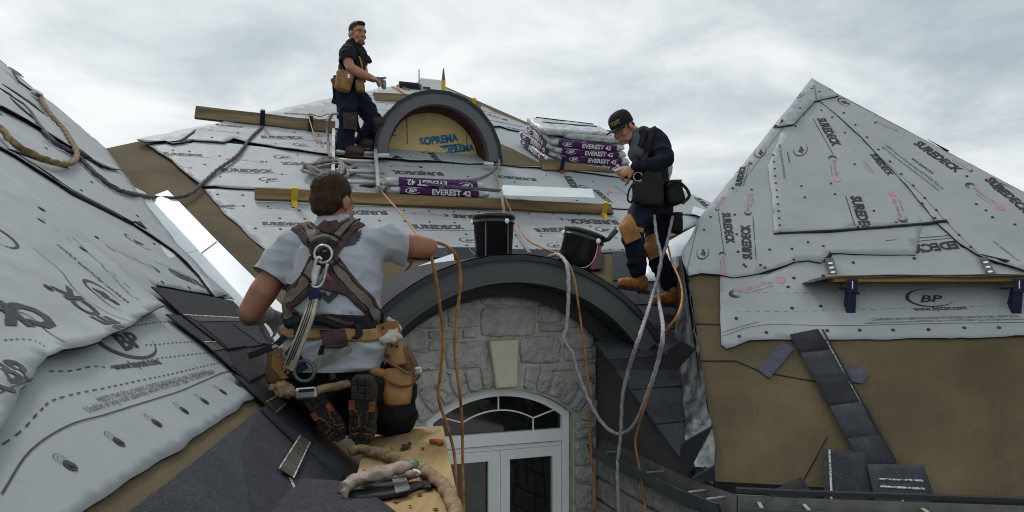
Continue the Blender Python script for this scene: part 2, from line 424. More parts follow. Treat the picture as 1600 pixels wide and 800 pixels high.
def rope(name, P, r, m, label=None, cat='rope', group=None, laid=True, parent=None):
    bm = bmesh.new(); Q = resample(catmull(P, 8), r * (.45 if laid else 1.6))
    tube(bm, Q, r, 12 if laid else 8, twist=.28 / r if laid else 0, lobes=3 if laid else 0)
    o = obj(name, bm, m, parent, smooth=True)
    return tag(o, label, cat, group) if label else o
def lathe(bm, prof, M, seg=28, mi=0, close=False):
    rings = [[bm.verts.new(M @ V((r * math.cos(2 * math.pi * k / seg), r * math.sin(2 * math.pi * k / seg), z))) for k in range(seg)] for r, z in prof]
    for i in range(len(rings) - 1):
        for k in range(seg):
            f = bm.faces.new([rings[i][k], rings[i][(k + 1) % seg], rings[i + 1][(k + 1) % seg], rings[i + 1][k]]); f.material_index = mi; f.smooth = True
    if close: bm.faces.new(rings[0][::-1]).material_index = mi; bm.faces.new(rings[-1]).material_index = mi
def circ3(a, b, c):
    d = 2 * (a.x * (b.y - c.y) + b.x * (c.y - a.y) + c.x * (a.y - b.y))
    ux = ((a.length_squared) * (b.y - c.y) + b.length_squared * (c.y - a.y) + c.length_squared * (a.y - b.y)) / d
    uy = ((a.length_squared) * (c.x - b.x) + b.length_squared * (a.x - c.x) + c.length_squared * (b.x - a.x)) / d
    o = V((ux, uy)); return o, (a - o).length
def arcband(bm, fr, c, r0, r1, a0, a1, h0, h1, n=40, mi=0, r0f=None):
    """solid arched band between two radii on a frame, from height h0 to h1"""
    L = []
    for i in range(n + 1):
        t = a0 + (a1 - a0) * i / n; ct, st = math.cos(t), math.sin(t)
        L.append([bm.verts.new(fr.P(c.x + r * ct, c.y + r * st, h)) for r, h in ((r0, h0), (r1, h0), (r1, h1), (r0, h1))])
    fs = []
    for i in range(n):
        for k in range(4): fs.append(bm.faces.new([L[i][k], L[i][(k + 1) % 4], L[i + 1][(k + 1) % 4], L[i + 1][k]]))
    fs += [bm.faces.new(L[0]), bm.faces.new(L[-1][::-1])]
    for f in fs: f.material_index = mi
    bmesh.ops.recalc_face_normals(bm, faces=fs)
# ================================================================== ground
bm = bmesh.new(); n = 24
for i in range(n + 1):
    for j in range(n + 1): bm.verts.new(V(((i / n - .5) * 1600, (j / n - .5) * 1600, 0)))
bm.verts.ensure_lookup_table()
for i in range(n):
    for j in range(n): bm.faces.new([bm.verts[i * (n + 1) + j], bm.verts[(i + 1) * (n + 1) + j], bm.verts[(i + 1) * (n + 1) + j + 1], bm.verts[i * (n + 1) + j + 1]])
tag(obj('ground', bm, M_GRASS, base=V((0, 0, 0))), kind='structure')

bm = bmesh.new(); bm.faces.new([bm.verts.new(p) for p in ((-4, -26, .004), (22, -26, .004), (16, 5.0, .004), (-4, 5.0, .004))]); tag(obj('driveway', bm, M_DRIVE, base=V((6, -10, .004))), kind='structure')

# ================================================================== main roof
main_roof = empty('main_roof', MAIN.P(0, 0), kind='structure')
apexL, apexR = (642, 129), (684, 130)
ridge_end = (1150, 334)
deck = [(165, 232), apexL, apexR, ridge_end, (1118, 405), (1085, 470), (1088, 735), (935, 528), (931, 503), (620, 503), (560, 640), (480, 577), (400, 487)]
patch('roof_deck', MAIN, deck, (M_TAR, M_DRIP), main_roof, h=0, res=.4, thick=.05)
# far slopes of the hip, seen only from other places
bm = bmesh.new()
aL, aR, eL, eR = MAIN.W(*apexL), MAIN.W(*apexR), MAIN.W(165, 232), MAIN.W(*ridge_end)
bk = W0 * 9 - Z * 3.5
for q in ((aL, eL, eL + bk * .6 - U0 * 3), (aL, eL + bk * .6 - U0 * 3, aR + bk, aR), (aR, aR + bk, eR + bk * .6 + U0 * 2, eR)):
    bm.faces.new([bm.verts.new(p - MAIN.n * .02) for p in q])
obj('rear_slope', bm, M_TAR, main_roof)

rid = lambda f: (642 + (165 - 642) * f, 129 + (232 - 129) * f)
um = (M_UNDER, M_UNDERB)
# underlayment sheets, lowest course first
sh1 = patch('underlayment_sheet', MAIN, [(420, 397), (398, 378), (376, 356), (345, 329), (320, 297), (392, 292), (590, 300), (780, 308), (1000, 325), (1120, 340), (1103, 343), (1052, 369), (985, 395), (830, 396), (640, 397)], um, main_roof, h=.006, res=.09, amp=.004, seed=1, jit=.02, ridge=.3)
sh2 = patch('underlayment_sheet', MAIN, [(316, 293), (298, 279), (268, 252), (248, 240), (232, 229), (262, 226), (272, 226), (282, 221), (340, 224), (510, 241), (640, 250), (760, 255), (870, 262), (1050, 292), (1138, 330), (1122, 341), (1000, 330), (780, 313), (590, 305), (392, 298)], um, main_roof, h=.012, res=.09, amp=.005, seed=2, jit=.02, lift=.012, ridge=.5, thick=.010)
sh3 = patch('underlayment_sheet', MAIN, [(270, 228), (258, 224), (228, 228), (214, 223), rid(.86), rid(.7), rid(.5), (445, 196), (520, 199), (600, 205), (780, 196), (890, 225), (960, 258), (1040, 290), (880, 267), (770, 259), (640, 254), (510, 244), (400, 227), (365, 219), (350, 226), (300, 222), (285, 226)], um, main_roof, h=.020, res=.10, amp=.006, seed=3, jit=.03, lift=.03, ridge=.6, thick=.010)
sh4 = patch('underlayment_sheet', MAIN, [rid(.52), rid(.3), rid(.12), (646, 131), (684, 132), (740, 163), (830, 201), (893, 228), (780, 200), (600, 209), (520, 203), (445, 199)], um, main_roof, h=.028, res=.14, amp=.008, seed=4, jit=.04, lift=.02, ridge=.4, thick=.010)
# bare brown patch right of the arched dormer
patch('bare_felt_patch', MAIN, [(776, 222), (800, 232), (850, 258), (812, 259), (776, 256)], M_TAR, main_roof, h=.042, res=.3)
tears = [((265, 228), (283, 221), (306, 207), (304, 211), (290, 221), (285, 227)), ((284, 223), (300, 222), (303, 225)), ((290, 223), (303, 222), (300, 226), (288, 226)),
         ((322, 226), (332, 224), (344, 227)), ((486, 206), (500, 207), (498, 210)), ((575, 256), (585, 249), (586, 258)), ((612, 253), (618, 247), (630, 253)), ((560, 293), (590, 286), (604, 288), (580, 296))]
for i, t in enumerate(tears): patch('torn_flap', MAIN, t, M_UNDERB, main_roof, res=.1, dr=.006, reg=False)
P = Printer(sh1)
for A, B in (((645, 359), (728, 359)), ((410, 353), (478, 354)), ((840, 364), (905, 362)), ((338, 326), (369, 323))): P.sure(A, B, 1.3)
for A, B, t in (((603, 331), (520, 329), 'SUREDECK'), ((738, 337), (705, 336), 'SURE'), ((962, 345), (882, 343), 'SUREDECK'), ((775, 340), (735, 338), 'DECK')): P.sure(A, B, 1.3, t, False)
for A, B in (((632, 374), (660, 373)), ((717, 376), (748, 376)), ((930, 360), (960, 360)), ((855, 385), (880, 384)), ((352, 326), (372, 327))): P.bp(A, B)
for A, B in (((470, 330), (418, 325)), ((700, 338), (642, 333)), ((880, 344), (828, 340)), ((610, 372), (560, 369))): P.tite(A, B)
for i in range(60): P.nail(340 + (i * 97) % 640, 305 + (i * 37) % 86)
for i in range(30): P.nail(440 + i * 19, 391)
P.done()
P = Printer(sh2)
for A, B in (((345, 269), (429, 272)), ((255, 243), (318, 246)), ((480, 262), (560, 266))): P.sure(A, B, 1.3)
for A, B, t in (((508, 257), (437, 254), 'SUREDECK'), ((690, 270), (610, 267), 'SUREDECK'), ((836, 280), (770, 274), 'SUREDECK')): P.sure(A, B, 1.3, t, False)
for A, B in (((404, 282), (442, 282)), ((427, 246), (462, 247)), ((590, 272), (606, 272)), ((575, 245), (600, 246)), ((905, 290), (930, 300))): P.bp(A, B)
for A, B in (((412, 254), (352, 249)), ((300, 264), (262, 258)), ((660, 262), (600, 258)), ((1000, 310), (950, 300))): P.tite(A, B)
P.sure((879, 275), (896, 300), 1.1, ul=False); P.sure((925, 297), (948, 318), 1.1, ul=False); P.sure((1083, 310), (1115, 336), 1.0, ul=False); P.sure((1010, 300), (1040, 318), 1.0, ul=False)
P.line([(900, 290), (915, 312)]); P.line([(960, 290), (1000, 320)])
for i in range(60): P.nail(270 + (i * 97) % 800, 236 + (i * 29) % 84)
P.done()
P = Printer(sh3)
for A, B in (((409, 217), (478, 219)), ((337, 198), (381, 201)), ((494, 225), (560, 232))): P.sure(A, B, 1.3)
for A, B in (((457, 227), (487, 228)), ((490, 213), (512, 214)), ((660, 240), (685, 241))): P.bp(A, B)
P.tite((374, 210), (325, 205)); P.tite((462, 209), (420, 204))
for A, B in (((541, 246), (551, 254)), ((668, 240), (681, 256)), ((755, 252), (768, 266))): P.sure(A, B, 1.3, ul=False)
for i in range(40): P.nail(270 + (i * 83) % 520, 205 + (i * 23) % 50)
for A, B, t in (((812, 216), (850, 228), 'SUREDECK'), ((826, 205), (855, 214), 'SUREDECK')): P.sure(A, B, .9, t, False)
P.done()
P = Printer(sh4)
for A, B in (((445, 180), (490, 182)), ((760, 180), (800, 192)), ((790, 200), (830, 210)), ((600, 190), (640, 192))): P.sure(A, B, 1.0)
for y in (150, 160, 172, 185): P.line([(560, y), (700, y + 6)], .02); P.line([(740, y + 12), (820, y + 28)], .02)
for i in range(30): P.nail(470 + (i * 83) % 340, 150 + (i * 23) % 50)
P.done()

# shingle courses laid below the sheets and down the right side
rng = random.Random(5)
lft = lambda y: 958 if y < 528 else 936 + (y - 528) * (1089 - 936) / (735 - 528) - 9
rgt = lambda y: 1046 if y < 470 else 1050 + (y - 470) * .145
rows = [398, 418, 438, 458, 478, 498, 518, 539, 561, 584, 608, 634, 662, 694, 732]
for i in range(len(rows) - 1):
    y0, y1 = rows[i] - 5, rows[i + 1]
    xa0, xa1 = lft(y0), lft(y1); xb0, xb1 = rgt(y0) + 8, rgt(y1) + 8
    if y0 > 520: xa0, xa1 = lft(y0) - 2, lft(y1) - 2
    n = max(1, int((xb1 - xa1) / 48 + .6)); cut = [0] + [(k + rng.uniform(-.2, .2)) / n for k in range(1, n)] + [1]
    for k in range(n):
        f0, f1 = cut[k], cut[k + 1]; g = .006
        q = [(xa0 + (xb0 - xa0) * f0, y0 - 2 * f0), (xa1 + (xb1 - xa1) * (f0 + g), y1 - 7 * f0), (xa1 + (xb1 - xa1) * (f1 - g), y1 - 7 * f1), (xa0 + (xb0 - xa0) * f1, y0 - 2 * f1)]
        patch('shingle', MAIN, q, rng.choice([M_SHIN, M_SHIN2, M_SHIN2, M_SHIN2, M_SHIN3]), main_roof, h=.012 + .004 * rng.random() + .009 * (len(rows) - i) / 12 + .008 * (i % 2), res=.4, thick=.022)
for x0, x1, y0, y1, m in ((585, 640, 388, 400, M_SHIN2), (642, 700, 386, 402, M_SHIN2), (700, 800, 386, 404, M_SHIN3), (800, 880, 389, 406, M_SHIN2), (880, 940, 391, 420, M_SHIN3)):
    patch('shingle', MAIN, [(x0, y0), (x1, y0 + 1), (x1, y1), (x0, y1)], m, main_roof, h=.02 + x0 * 1e-5, res=.5, thick=.012)
for x, y in ((1046, 508), (1040, 560)): pass

# ================================================================== left valley flashing
for i, (pm, fold) in enumerate(((((231, 309), (262, 297), (339, 376), (302, 404)), ((226, 300), (200, 288), (262, 404), (310, 390))), (((300, 386), (334, 371), (450, 486), (408, 494), (400, 487)), ((310, 390), (280, 390), (420, 540), (452, 540))))):
    vf = empty('valley_flashing', MAIN.W(*pm[0], .01), ('bright galvanised valley flashing piece under the grey rope, its upper end folded', 'bright galvanised valley flashing piece beside the kneeling person, lapped below another')[i], 'flashing')
    bm_ = None
    patch('flashing_leaf', MAIN, pm, M_METAL, vf, h=.034 - .008 * i, res=.1, thick=.004)
    patch('folded_leaf', LEFT, fold, M_METAL, vf, h=.009 - .003 * i, res=.1, thick=.003)
ws = patch('metal_sheet', MAIN, [(786, 289), (925, 295), (930, 309), (780, 305)], M_METAL, h=.19, res=.12, thick=.004)
tag(ws, 'long flat white metal strip lying behind the lower plank', 'metal sheet')
ws = patch('metal_sheet', MAIN, [(1084, 322), (1112, 331), (1104, 341), (1080, 333)], M_METAL, h=.06, res=.2, thick=.004)
tag(ws, 'small white metal square on the roof behind the person in the black cap', 'metal sheet')
ws = patch('valley_flashing', MAIN, [(1000, 402), (1092, 351), (1120, 352), (1100, 372), (1040, 440), (1010, 440)], M_METAL, h=.03, res=.2, amp=.003, seed=33, thick=.004)
tag(ws, 'bright valley flashing running behind the legs of the person in the black cap', 'flashing')

# ================================================================== left roof
left_roof = empty('left_roof', LEFT.P(0, 0), kind='structure')
eave = [(480, 577), (560, 640), (650, 676), (697, 800), (745, 1000)]
deckL = [(400, 487), (165, 232), (100, 176), (50, 136), (0, 93), (-60, 45), (-500, -300), (-700, 300), (-700, 1000), (745, 1000), (697, 800), (650, 676), (560, 640), (480, 577)]
patch('roof_deck', LEFT, deckL, (M_TAR, M_DRIP), left_roof, h=0, res=.4, thick=.12)
bm = bmesh.new()
ev = [LEFT.W(*q, -.05) for q in eave]
for i in range(len(ev) - 1): bm.faces.new([bm.verts.new(p) for p in (ev[i], ev[i + 1], ev[i + 1] - Z * 5, ev[i] - Z * 5)])
obj('eave_wall', bm, M_SIDING, left_roof)
# sheets
lA = patch('underlayment_sheet', LEFT, [(400, 619), (366, 583), (330, 545), (245, 452), (243, 446), (365, 468), (356, 459), (300, 408), (100, 240), (-60, 160), (-400, 300), (-400, 1000), (40, 866), (128, 801), (178, 769), (260, 716), (340, 661)], um, left_roof, h=.006, res=.045, amp=.0025, seed=41, jit=.012, ridge=.4)
lC = patch('underlayment_sheet', LEFT, [(356, 462), (330, 444), (302, 408), (276, 382), (237, 332), (205, 290), (165, 234), (100, 178), (50, 138), (0, 96), (-60, 48), (-300, -140), (-300, 200), (-60, 195), (0, 232), (20, 243), (110, 300), (210, 352), (270, 392), (310, 432), (335, 466)], um, left_roof, h=.018, res=.08, amp=.004, seed=42, jit=.015, lift=.006, ridge=.9, sc=1.2, thick=.008)
def hb(a, b):
    q = wrinkle(.007, 43, 1.3, .6)(a, b); return q
lB = patch('underlayment_sheet', LEFT, [(248, 489), (205, 447), (150, 392), (95, 346), (40, 300), (-60, 230), (-400, 330), (-400, 960), (-60, 745), (0, 668), (20, 622), (56, 578), (75, 566), (110, 558), (150, 541), (190, 523), (220, 501)], um, left_roof, h=.024, res=.04, hf=hb, seed=43, jit=.01, lift=.03, thick=.008)
lD = patch('underlayment_sheet', LEFT, [(-60, 195), (-300, 200), (-300, 60), (-60, 120), (0, 138), (60, 178), (75, 186), (130, 240), (190, 268), (160, 262), (100, 225), (40, 190), (0, 168)], um, left_roof, h=.036, res=.08, amp=.005, seed=44, jit=.015, lift=.01, ridge=.9, thick=.008)
for t in (((0, 237), (30, 241), (68, 252), (104, 268), (60, 257), (24, 244)), ((0, 134), (22, 147), (44, 161), (66, 181), (30, 155)), ((8, 160), (30, 177), (50, 196), (30, 181)), ((100, 230), (122, 243), (138, 256), (120, 248)), ((205, 350), (216, 350), (226, 362), (216, 358)), ((268, 340), (275, 344), (272, 352)), ((20, 244), (110, 303), (205, 352), (206, 354), (110, 306), (24, 246))):
    patch('torn_flap', LEFT, t, M_UNDERB, left_roof, res=.06, dr=.006, reg=False)
P = Printer(lA)
P.text('www.bpcan.com', (184, 584), (256, 573), .8, 0, 0, .03)
P.text('MEETS THE FOLLOWING CERTIFICATIONS ICC-ES AND CAN/CSA A220.1', (155, 632), (325, 584), .85, 0, 0, -.004)
P.text('Usable in any roof assembly where ASTM D226 Type I or II & ASTM D4869', (140, 651), (338, 587), .85, 0, 0, -.004)
P.line([(0, 775), (45, 707), (105, 668), (160, 652), (215, 634), (280, 613), (345, 585), (365, 583)], .004)
for Q in ([(-20, 712), (30, 677), (60, 645), (90, 625), (180, 605), (270, 585), (350, 566)], [(75, 583), (110, 582), (145, 575), (180, 576), (250, 561), (330, 552)], [(225, 541), (260, 538), (315, 534)], [(200, 512), (245, 505), (285, 503)]): P.line(Q, .004, dash=.022)
P.bp((152, 541), (226, 524), hs=.9)
for x, y in ((107, 731), (183, 694), (243, 664), (286, 644), (318, 629), (347, 614), (370, 603)):
    c = P.pt(x, y); P.disc(c, .017, 0); P.nail(x, y, .009)
    c = P.pt(x - (18 - (x / 40)), y - 12 + x / 60); P.ring(c, .017, .017, 0, .1); P.ring(c, .008, .008, 0, .15)
P.bp((195, 370), (232, 388), hs=1.2)
P.tite((247, 424), (165, 384), 1.0); P.sure((304, 438), (256, 418), 1.15, t='SURED'); P.tite((330, 445), (300, 428))
for x, y in ((95, 352), (115, 357), (150, 372), (253, 442), (294, 451), (240, 382), (200, 330)): P.nail(x, y, .012)
P.done()
P = Printer(lB)
P.text('DECK', (214, 541), (98, 450), 1.25, 0, 0, .04)
P.text('CK', (48, 482), (-62, 470), .75, 0, 0, .05)
P.bp((130, 440), (195, 494), hs=1.4)
P.text('www.bpcan.com', (203, 480), (92, 389), 1.0, 0, .1, .01)
P.text('MEETS THE FOLLOWING CERTIFICATIONS ICC-ES AND CAN', (214, 476), (115, 375), 1.2, 0, 0, 0)
P.line([(45, 390), (90, 425), (115, 460), (160, 492), (200, 514)], .004)
P.line([(-40, 492), (20, 494), (45, 504), (70, 530), (90, 548)], .005)
P.line([(60, 340), (110, 380), (150, 410), (200, 455)], .003, dash=.03)
for Q in ([(0, 508), (24, 507), (50, 518)], [(0, 539), (22, 538), (45, 542), (60, 553)]): P.line(Q, .004, dash=.03)
P.bp((-60, 590), (54, 582), hs=1.8)
P.line([(-20, 630), (40, 605)], .004)
for x, y in ((72, 454), (128, 392), (62, 330), (62, 348)): P.disc(P.pt(x, y), .018, 0); P.nail(x, y, .010)
P.bp((20, 378), (-60, 350), hs=1.6)
P.done()
P = Printer(lC)
P.bp((232, 378), (200, 365)); P.tite((262, 250 + 60), (225, 280))
for i in range(26): P.nail((i * 71) % 300, 180 + (i * 53) % 200, .012)
for i in range(22):
    x, y = (i * 97) % 250, 150 + (i * 41) % 190; P.line([(x, y), (x + 12, y + 9)], .012)
P.done()
P = Printer(lD); P.nail(20, 160); P.nail(120, 240); P.done()
# starter membrane and valley shingles, each course lapped over the one below
def zz_(q): return [(200 + x / 2.105, 420 + y / 2.105) for x, y in q]
def shingle_px(q, m, h, name='shingle', th=.006, par=None): return patch(name, LEFT, zz_(q), m, par or left_roof, h=h, res=.12, thick=th)
shingle_px([(0, 802), (230, 625), (445, 450), (470, 462), (590, 590), (720, 700), (830, 775), (900, 860), (1100, 1300), (-380, 1300)], M_SHIN2, .008, 'starter_membrane')
shingle_px([(376, 585), (445, 452), (520, 520), (590, 592), (720, 700), (830, 780), (890, 860), (930, 1300), (480, 1300), (408, 800)], M_SHIN, .012, 'starter_membrane')
shingle_px([(590, 590), (612, 556), (722, 630), (718, 668), (700, 690)], M_SHIN2, .017)
shingle_px([(440, 462), (460, 440), (540, 500), (614, 560), (590, 605), (520, 540)], M_SHIN, .022)
shingle_px([(345, 345), (400, 366), (440, 355), (500, 395), (570, 470), (628, 545), (606, 572), (540, 515), (455, 445)], M_SHIN3, .027)
shingle_px([(125, 148), (250, 160), (330, 262), (470, 240), (480, 330), (400, 374), (330, 312), (250, 242)], M_SHIN, .032)
shingle_px([(330, 262), (395, 250), (448, 300), (462, 338), (402, 368), (345, 318)], M_SHIN3, .036, 'shingle_tab')
sA = shingle_px([(78, 58), (210, 80), (345, 105), (372, 132), (440, 170), (466, 212), (474, 244), (330, 266), (230, 190), (180, 150)], M_SHIN3, .040)
for k, q in enumerate(([(236, 178), (288, 180), (392, 252), (332, 262)], [(345, 181), (392, 184), (444, 214), (452, 243), (436, 246)])): shingle_px(q, (M_SHIN, M_SHIN)[k], .044, 'shingle_tab', .005)
for q, h in (([(180, 148), (370, 158), (382, 171), (235, 173)], .0425), ([(245, 238), (290, 238), (325, 262), (280, 269)], .0345), ([(455, 436), (495, 415), (527, 440), (490, 470)], .0295), ([(495, 655), (566, 545), (602, 569), (545, 686)], .0245), ([(530, 685), (545, 686), (575, 700), (628, 800), (700, 1000), (640, 1000), (582, 800)], .0145)): patch('sealant_band', LEFT, zz_(q), M_SEAL, left_roof, h=h, res=.2, thick=.002)
for q, h in (([(495, 655), (566, 545), (570, 547), (500, 657)], .026), ([(543, 684), (598, 568), (602, 569), (547, 687)], .026), ([(530, 684), (536, 684), (588, 800), (580, 800)], .016), ([(573, 700), (577, 700), (628, 800), (622, 800)], .016), ([(182, 149), (370, 159), (370, 162), (184, 152)], .0438), ([(455, 434), (493, 414), (496, 416), (457, 438)], .031), ([(488, 468), (524, 438), (527, 440), (490, 471)], .031), ([(252, 238), (290, 238), (291, 240), (254, 241)], .036)): patch('release_tape', LEFT, zz_(q), M_CHALK, left_roof, h=h, res=.2, thick=.002)

# ================================================================== tower roof on the right
tower = empty('tower_roof', TOW.W(1118, 750), kind='structure')
tw = [(1268, 125), (1090, 345), (1066, 402), (1078, 440), (1093, 552), (1111, 665), (1118, 752), (1300, 762), (1460, 772), (1700, 782), (1900, 790), (1900, 455), (1600, 300)]
patch('roof_deck', TOW, tw, (M_TAR, M_DRIP), tower, h=0, res=.3, thick=.12)
bm = bmesh.new()
ap, l1, l2, r1 = TOW.W(1268, 125), TOW.W(1066, 402), TOW.W(1118, 752), TOW.W(1900, 455)
bk = WT * 2.8 - Z * .2
for q in ((ap, l1, l1 + bk), (ap, l1 + bk, r1 + bk), (ap, r1 + bk, r1), (r1, r1 + bk, r1 + bk - Z * 3, r1 - Z * 3)): bm.faces.new([bm.verts.new(p - TOW.n * .03) for p in q])
obj('side_slopes', bm, M_TAR, tower)
bm = bmesh.new(); bm.faces.new([bm.verts.new(p - TOW.n * .03) for p in (l1, l2, l2 + bk, l1 + bk)]); obj('valley_cheek', bm, M_GALV, tower)
# dirty metal valley between the tower and the main roof
bm = bmesh.new()
lq = [(1050, 402), (1050, 440), (1052, 470), (1058, 540), (1064, 600), (1071, 685), (1088, 742)]; rq = [(1066, 398), (1077, 434), (1082, 470), (1093, 548), (1102, 605), (1112, 668), (1119, 750)]
Lp = [MAIN.W(*q, .03) for q in lq]; Rp = [TOW.W(*q, .02) for q in rq]; rows_ = []
for i in range(len(Lp) - 1):
    for s in range(5):
        t = s / 5; a = Lp[i].lerp(Lp[i + 1], t); b = Rp[i].lerp(Rp[i + 1], t)
        rows_.append([bm.verts.new(a.lerp(b, k / 7) + V((noise.noise(a * 5 + V((k, 0, 0))), 0, noise.noise(a * 6 + V((0, k, 3))))) * .022) for k in range(8)])
for i in range(len(rows_) - 1):
    for k in range(7): bm.faces.new([rows_[i][k], rows_[i + 1][k], rows_[i + 1][k + 1], rows_[i][k + 1]])
obj('valley_metal', bm, M_GALV, tower, smooth=True)
tA = patch('underlayment_sheet', TOW, [(1126, 432), (1200, 430), (1300, 385), (1400, 350), (1480, 335), (1640, 345), (1900, 470), (1900, 526), (1600, 526), (1500, 529), (1400, 531), (1300, 532), (1250, 531), (1200, 532), (1170, 533), (1145, 543), (1135, 546), (1127, 540), (1125, 490)], um, tower, h=.006, res=.05, amp=.0045, seed=51, jit=.012, ridge=.9, sc=1.4)
tB = patch('underlayment_sheet', TOW, [(1076, 433), (1064, 400), (1090, 345), (1150, 270), (1200, 209), (1252, 146), (1300, 200), (1420, 330), (1440, 345), (1430, 400), (1296, 398), (1282, 413), (1262, 409), (1240, 411), (1200, 424), (1170, 432), (1145, 436), (1124, 431), (1095, 429)], um, tower, h=.011, thick=.010, res=.06, amp=.0035, seed=52, jit=.012, lift=.01, ridge=.8, sc=1.3)
tC = patch('underlayment_sheet', TOW, [(1209, 366), (1280, 363), (1360, 356), (1420, 352), (1475, 348), (1380, 225), (1290, 150), (1262, 150), (1225, 195), (1200, 260), (1205, 300)], um, tower, h=.017, thick=.003, res=.06, amp=.003, seed=53, jit=.01, ridge=.7, sc=1.3)
tD = patch('underlayment_sheet', TOW, [(1266, 128), (1290, 140), (1600, 302), (1900, 462), (1900, 520), (1580, 418), (1540, 405), (1500, 382), (1460, 345), (1415, 290), (1345, 215), (1275, 152)], um, tower, h=.022, thick=.010, res=.06, amp=.0035, seed=54, jit=.012, lift=.01, ridge=.9, sc=1.2)
tE = patch('underlayment_sheet', TOW, [(1268, 124), (1300, 142), (1310, 152), (1272, 160), (1240, 196), (1215, 200), (1212, 196)], um, tower, h=.028, thick=.010, res=.06, amp=.004, seed=55, jit=.01, lift=.01)
for t in (((1286, 412), (1296, 397), (1300, 400), (1296, 408)), ((1208, 367), (1300, 363), (1300, 366), (1209, 369)), ((1300, 363), (1478, 348), (1478, 352), (1300, 366)), ((1205, 201), (1222, 192), (1222, 196), (1208, 204)), ((1295, 145), (1312, 151), (1310, 153)), ((1568, 285), (1604, 302), (1600, 306)), ((1530, 402), (1575, 412), (1570, 416), (1555, 414)), ((1450, 218), (1484, 236), (1480, 237)), ((1345, 170), (1372, 183), (1368, 185))):
    patch('torn_flap', TOW, t, M_UNDERB, tower, res=.06, dr=.006, reg=False)
P = Printer(tA)
P.tite((1140, 463), (1226, 437), 1.1); P.tite((1382, 386), (1290, 390), 1.0)
P.sure((1530, 373), (1420, 385), 1.1); P.line([(1383, 378), (1500, 368)], .006)
P.bp((1414, 468), (1490, 466), hs=1.1); P.text('www.bpcan.com', (1429, 490), (1512, 487), 1.1, 0, 0, .02)
P.text('CONFORMS WITH CERTIFICATIONS: ICC-ES AND CAN/CSA A220.1 ASTM D226', (1362, 503), (1592, 497), 1.2, 0, 0, 0)
P.text('Usable in any roof assembly where ASTM D226 Type I or II & ASTM D4869 Type I-IV shingle underlayments', (1352, 508), (1600, 502), 1.0, 0, 0, 0)
P.line([(1128, 527), (1190, 510), (1300, 510), (1600, 505)], .003); P.line([(1126, 455), (1200, 460), (1360, 455), (1600, 445)], .002, dash=.03); P.line([(1150, 490), (1360, 485), (1600, 478)], .002, dash=.03)
P.text('CONFORMS WITH CERTIFICATIONS', (1128, 522), (1185, 506), 1.0, 0, 0, 0)
for x, y in ((1155, 527), (1197, 521), (1292, 518), (1343, 517), (1395, 517), (1450, 517), (1506, 514), (1560, 514), (1231, 450), (1237, 483), (1282, 480), (1286, 410 + 22), (1333, 411), (1428, 405), (1240, 376 + 60), (1150, 500), (1340, 460)): P.nail(x, y, .013)
P.done()
P = Printer(tB)
for A, B, u in (((1127, 333), (1134, 382), 1), ((1176, 407), (1172, 352), 1), ((1158, 292), (1166, 261), 1), ((1357, 243), (1386, 274), 0)): P.sure(A, B, 1.15, 'SUREDECK' if u else 'SURE', bool(u))
P.bp((1095, 407), (1101, 386)); P.bp((1183, 247), (1192, 232))
P.tite((1128, 395), (1133, 432)); P.tite((1168, 337), (1172, 302)); P.tite((1120, 330), (1130, 308)); P.tite((1150, 470), (1160, 432))
P.line([(1072, 430), (1090, 350)], .003); P.line([(1246, 170), (1205, 225), (1150, 300)], .003)
for x, y in ((1148, 336), (1151, 367), (1153, 395), (1202, 391), (1237, 390), (1188, 416), (1195, 420), (1173, 257), (1145, 295), (1174, 297), (1162, 415), (1165, 418), (1240, 408), (1286, 386), (1262, 380), (1100, 360), (1110, 340)): P.nail(x, y, .011)
P.done()
P = Printer(tC)
P.sure((1275, 186), (1300, 230), 1.15); P.sure((1327, 308), (1348, 372), 1.1); P.sure((1358, 242), (1387, 276), 1.1, ul=False)
P.bp((1246, 245), (1255, 226)); P.tite((1300, 244), (1308, 285)); P.tite((1412, 348), (1392, 300)); P.bp((1201, 338), (1203, 322))
P.text('MEETS THE FOLLOWING CERTIFICATIONS', (1216, 226), (1224, 280), 1.0, 0, 0, 0); P.text('www.bpcan.com', (1228, 238), (1231, 256), 1, 0, 0, .01)
for k in range(14): P.nail(1206 + k * 1, 221 + k * 11, .009)
for x, y in ((1252, 292), (1257, 310), (1298, 288), (1304, 305), (1335, 257), (1365, 330), (1320, 208), (1270, 160), (1255, 180), (1243, 198), (1283, 173), (1300, 184), (1400, 348), (1280, 365), (1340, 356)): P.nail(x, y, .010)
P.done()
P = Printer(tD)
P.sure((1425, 226), (1493, 272), 1.1, ul=False); P.sure((1536, 282), (1600, 336), 1.1, ul=False); P.sure((1640, 380), (1740, 450), 1.1)
P.bp((1550, 287), (1585, 308)); P.bp((1310, 155), (1332, 168)); P.tite((1518, 270), (1488, 250)); P.tite((1510, 288), (1568, 330)); P.tite((1366, 192), (1402, 205))
for o_, t in ((0, 'MEETS THE FOLLOWING CERTIFICATIONS: ICC-ES AND CAN/CSA'), (5, 'Usable in any roof assembly where ASTM D226 Type I or')): P.text(t, (1376 + o_, 231 - o_ * .4), (1465 + o_, 300 - o_ * .4), 1.3, 0, 0, 0)
P.text('www.bpcan.com', (1421, 249), (1454, 274), 1.1, 0, 0, .02); P.text('WITH CERTIFICATIONS: ICC', (1550, 378), (1590, 410), 1.3, 0, 0, 0)
P.line([(1345, 222), (1425, 292), (1480, 350), (1530, 400)], .003)
for k in range(13): P.nail(1318 + k * 18, 178 + k * 19, .011)
for x, y in ((1472, 246), (1525, 320), (1550, 341), (1585, 352), (1510, 277), (1440, 320), (1460, 342), (1540, 330)): P.nail(x, y, .011)
P.done()
P = Printer(tE); P.bp((1243, 155), (1252, 143)); P.text('MEETS THE FOLLOWING', (1270, 135), (1274, 158), 1, 0, 0, 0)
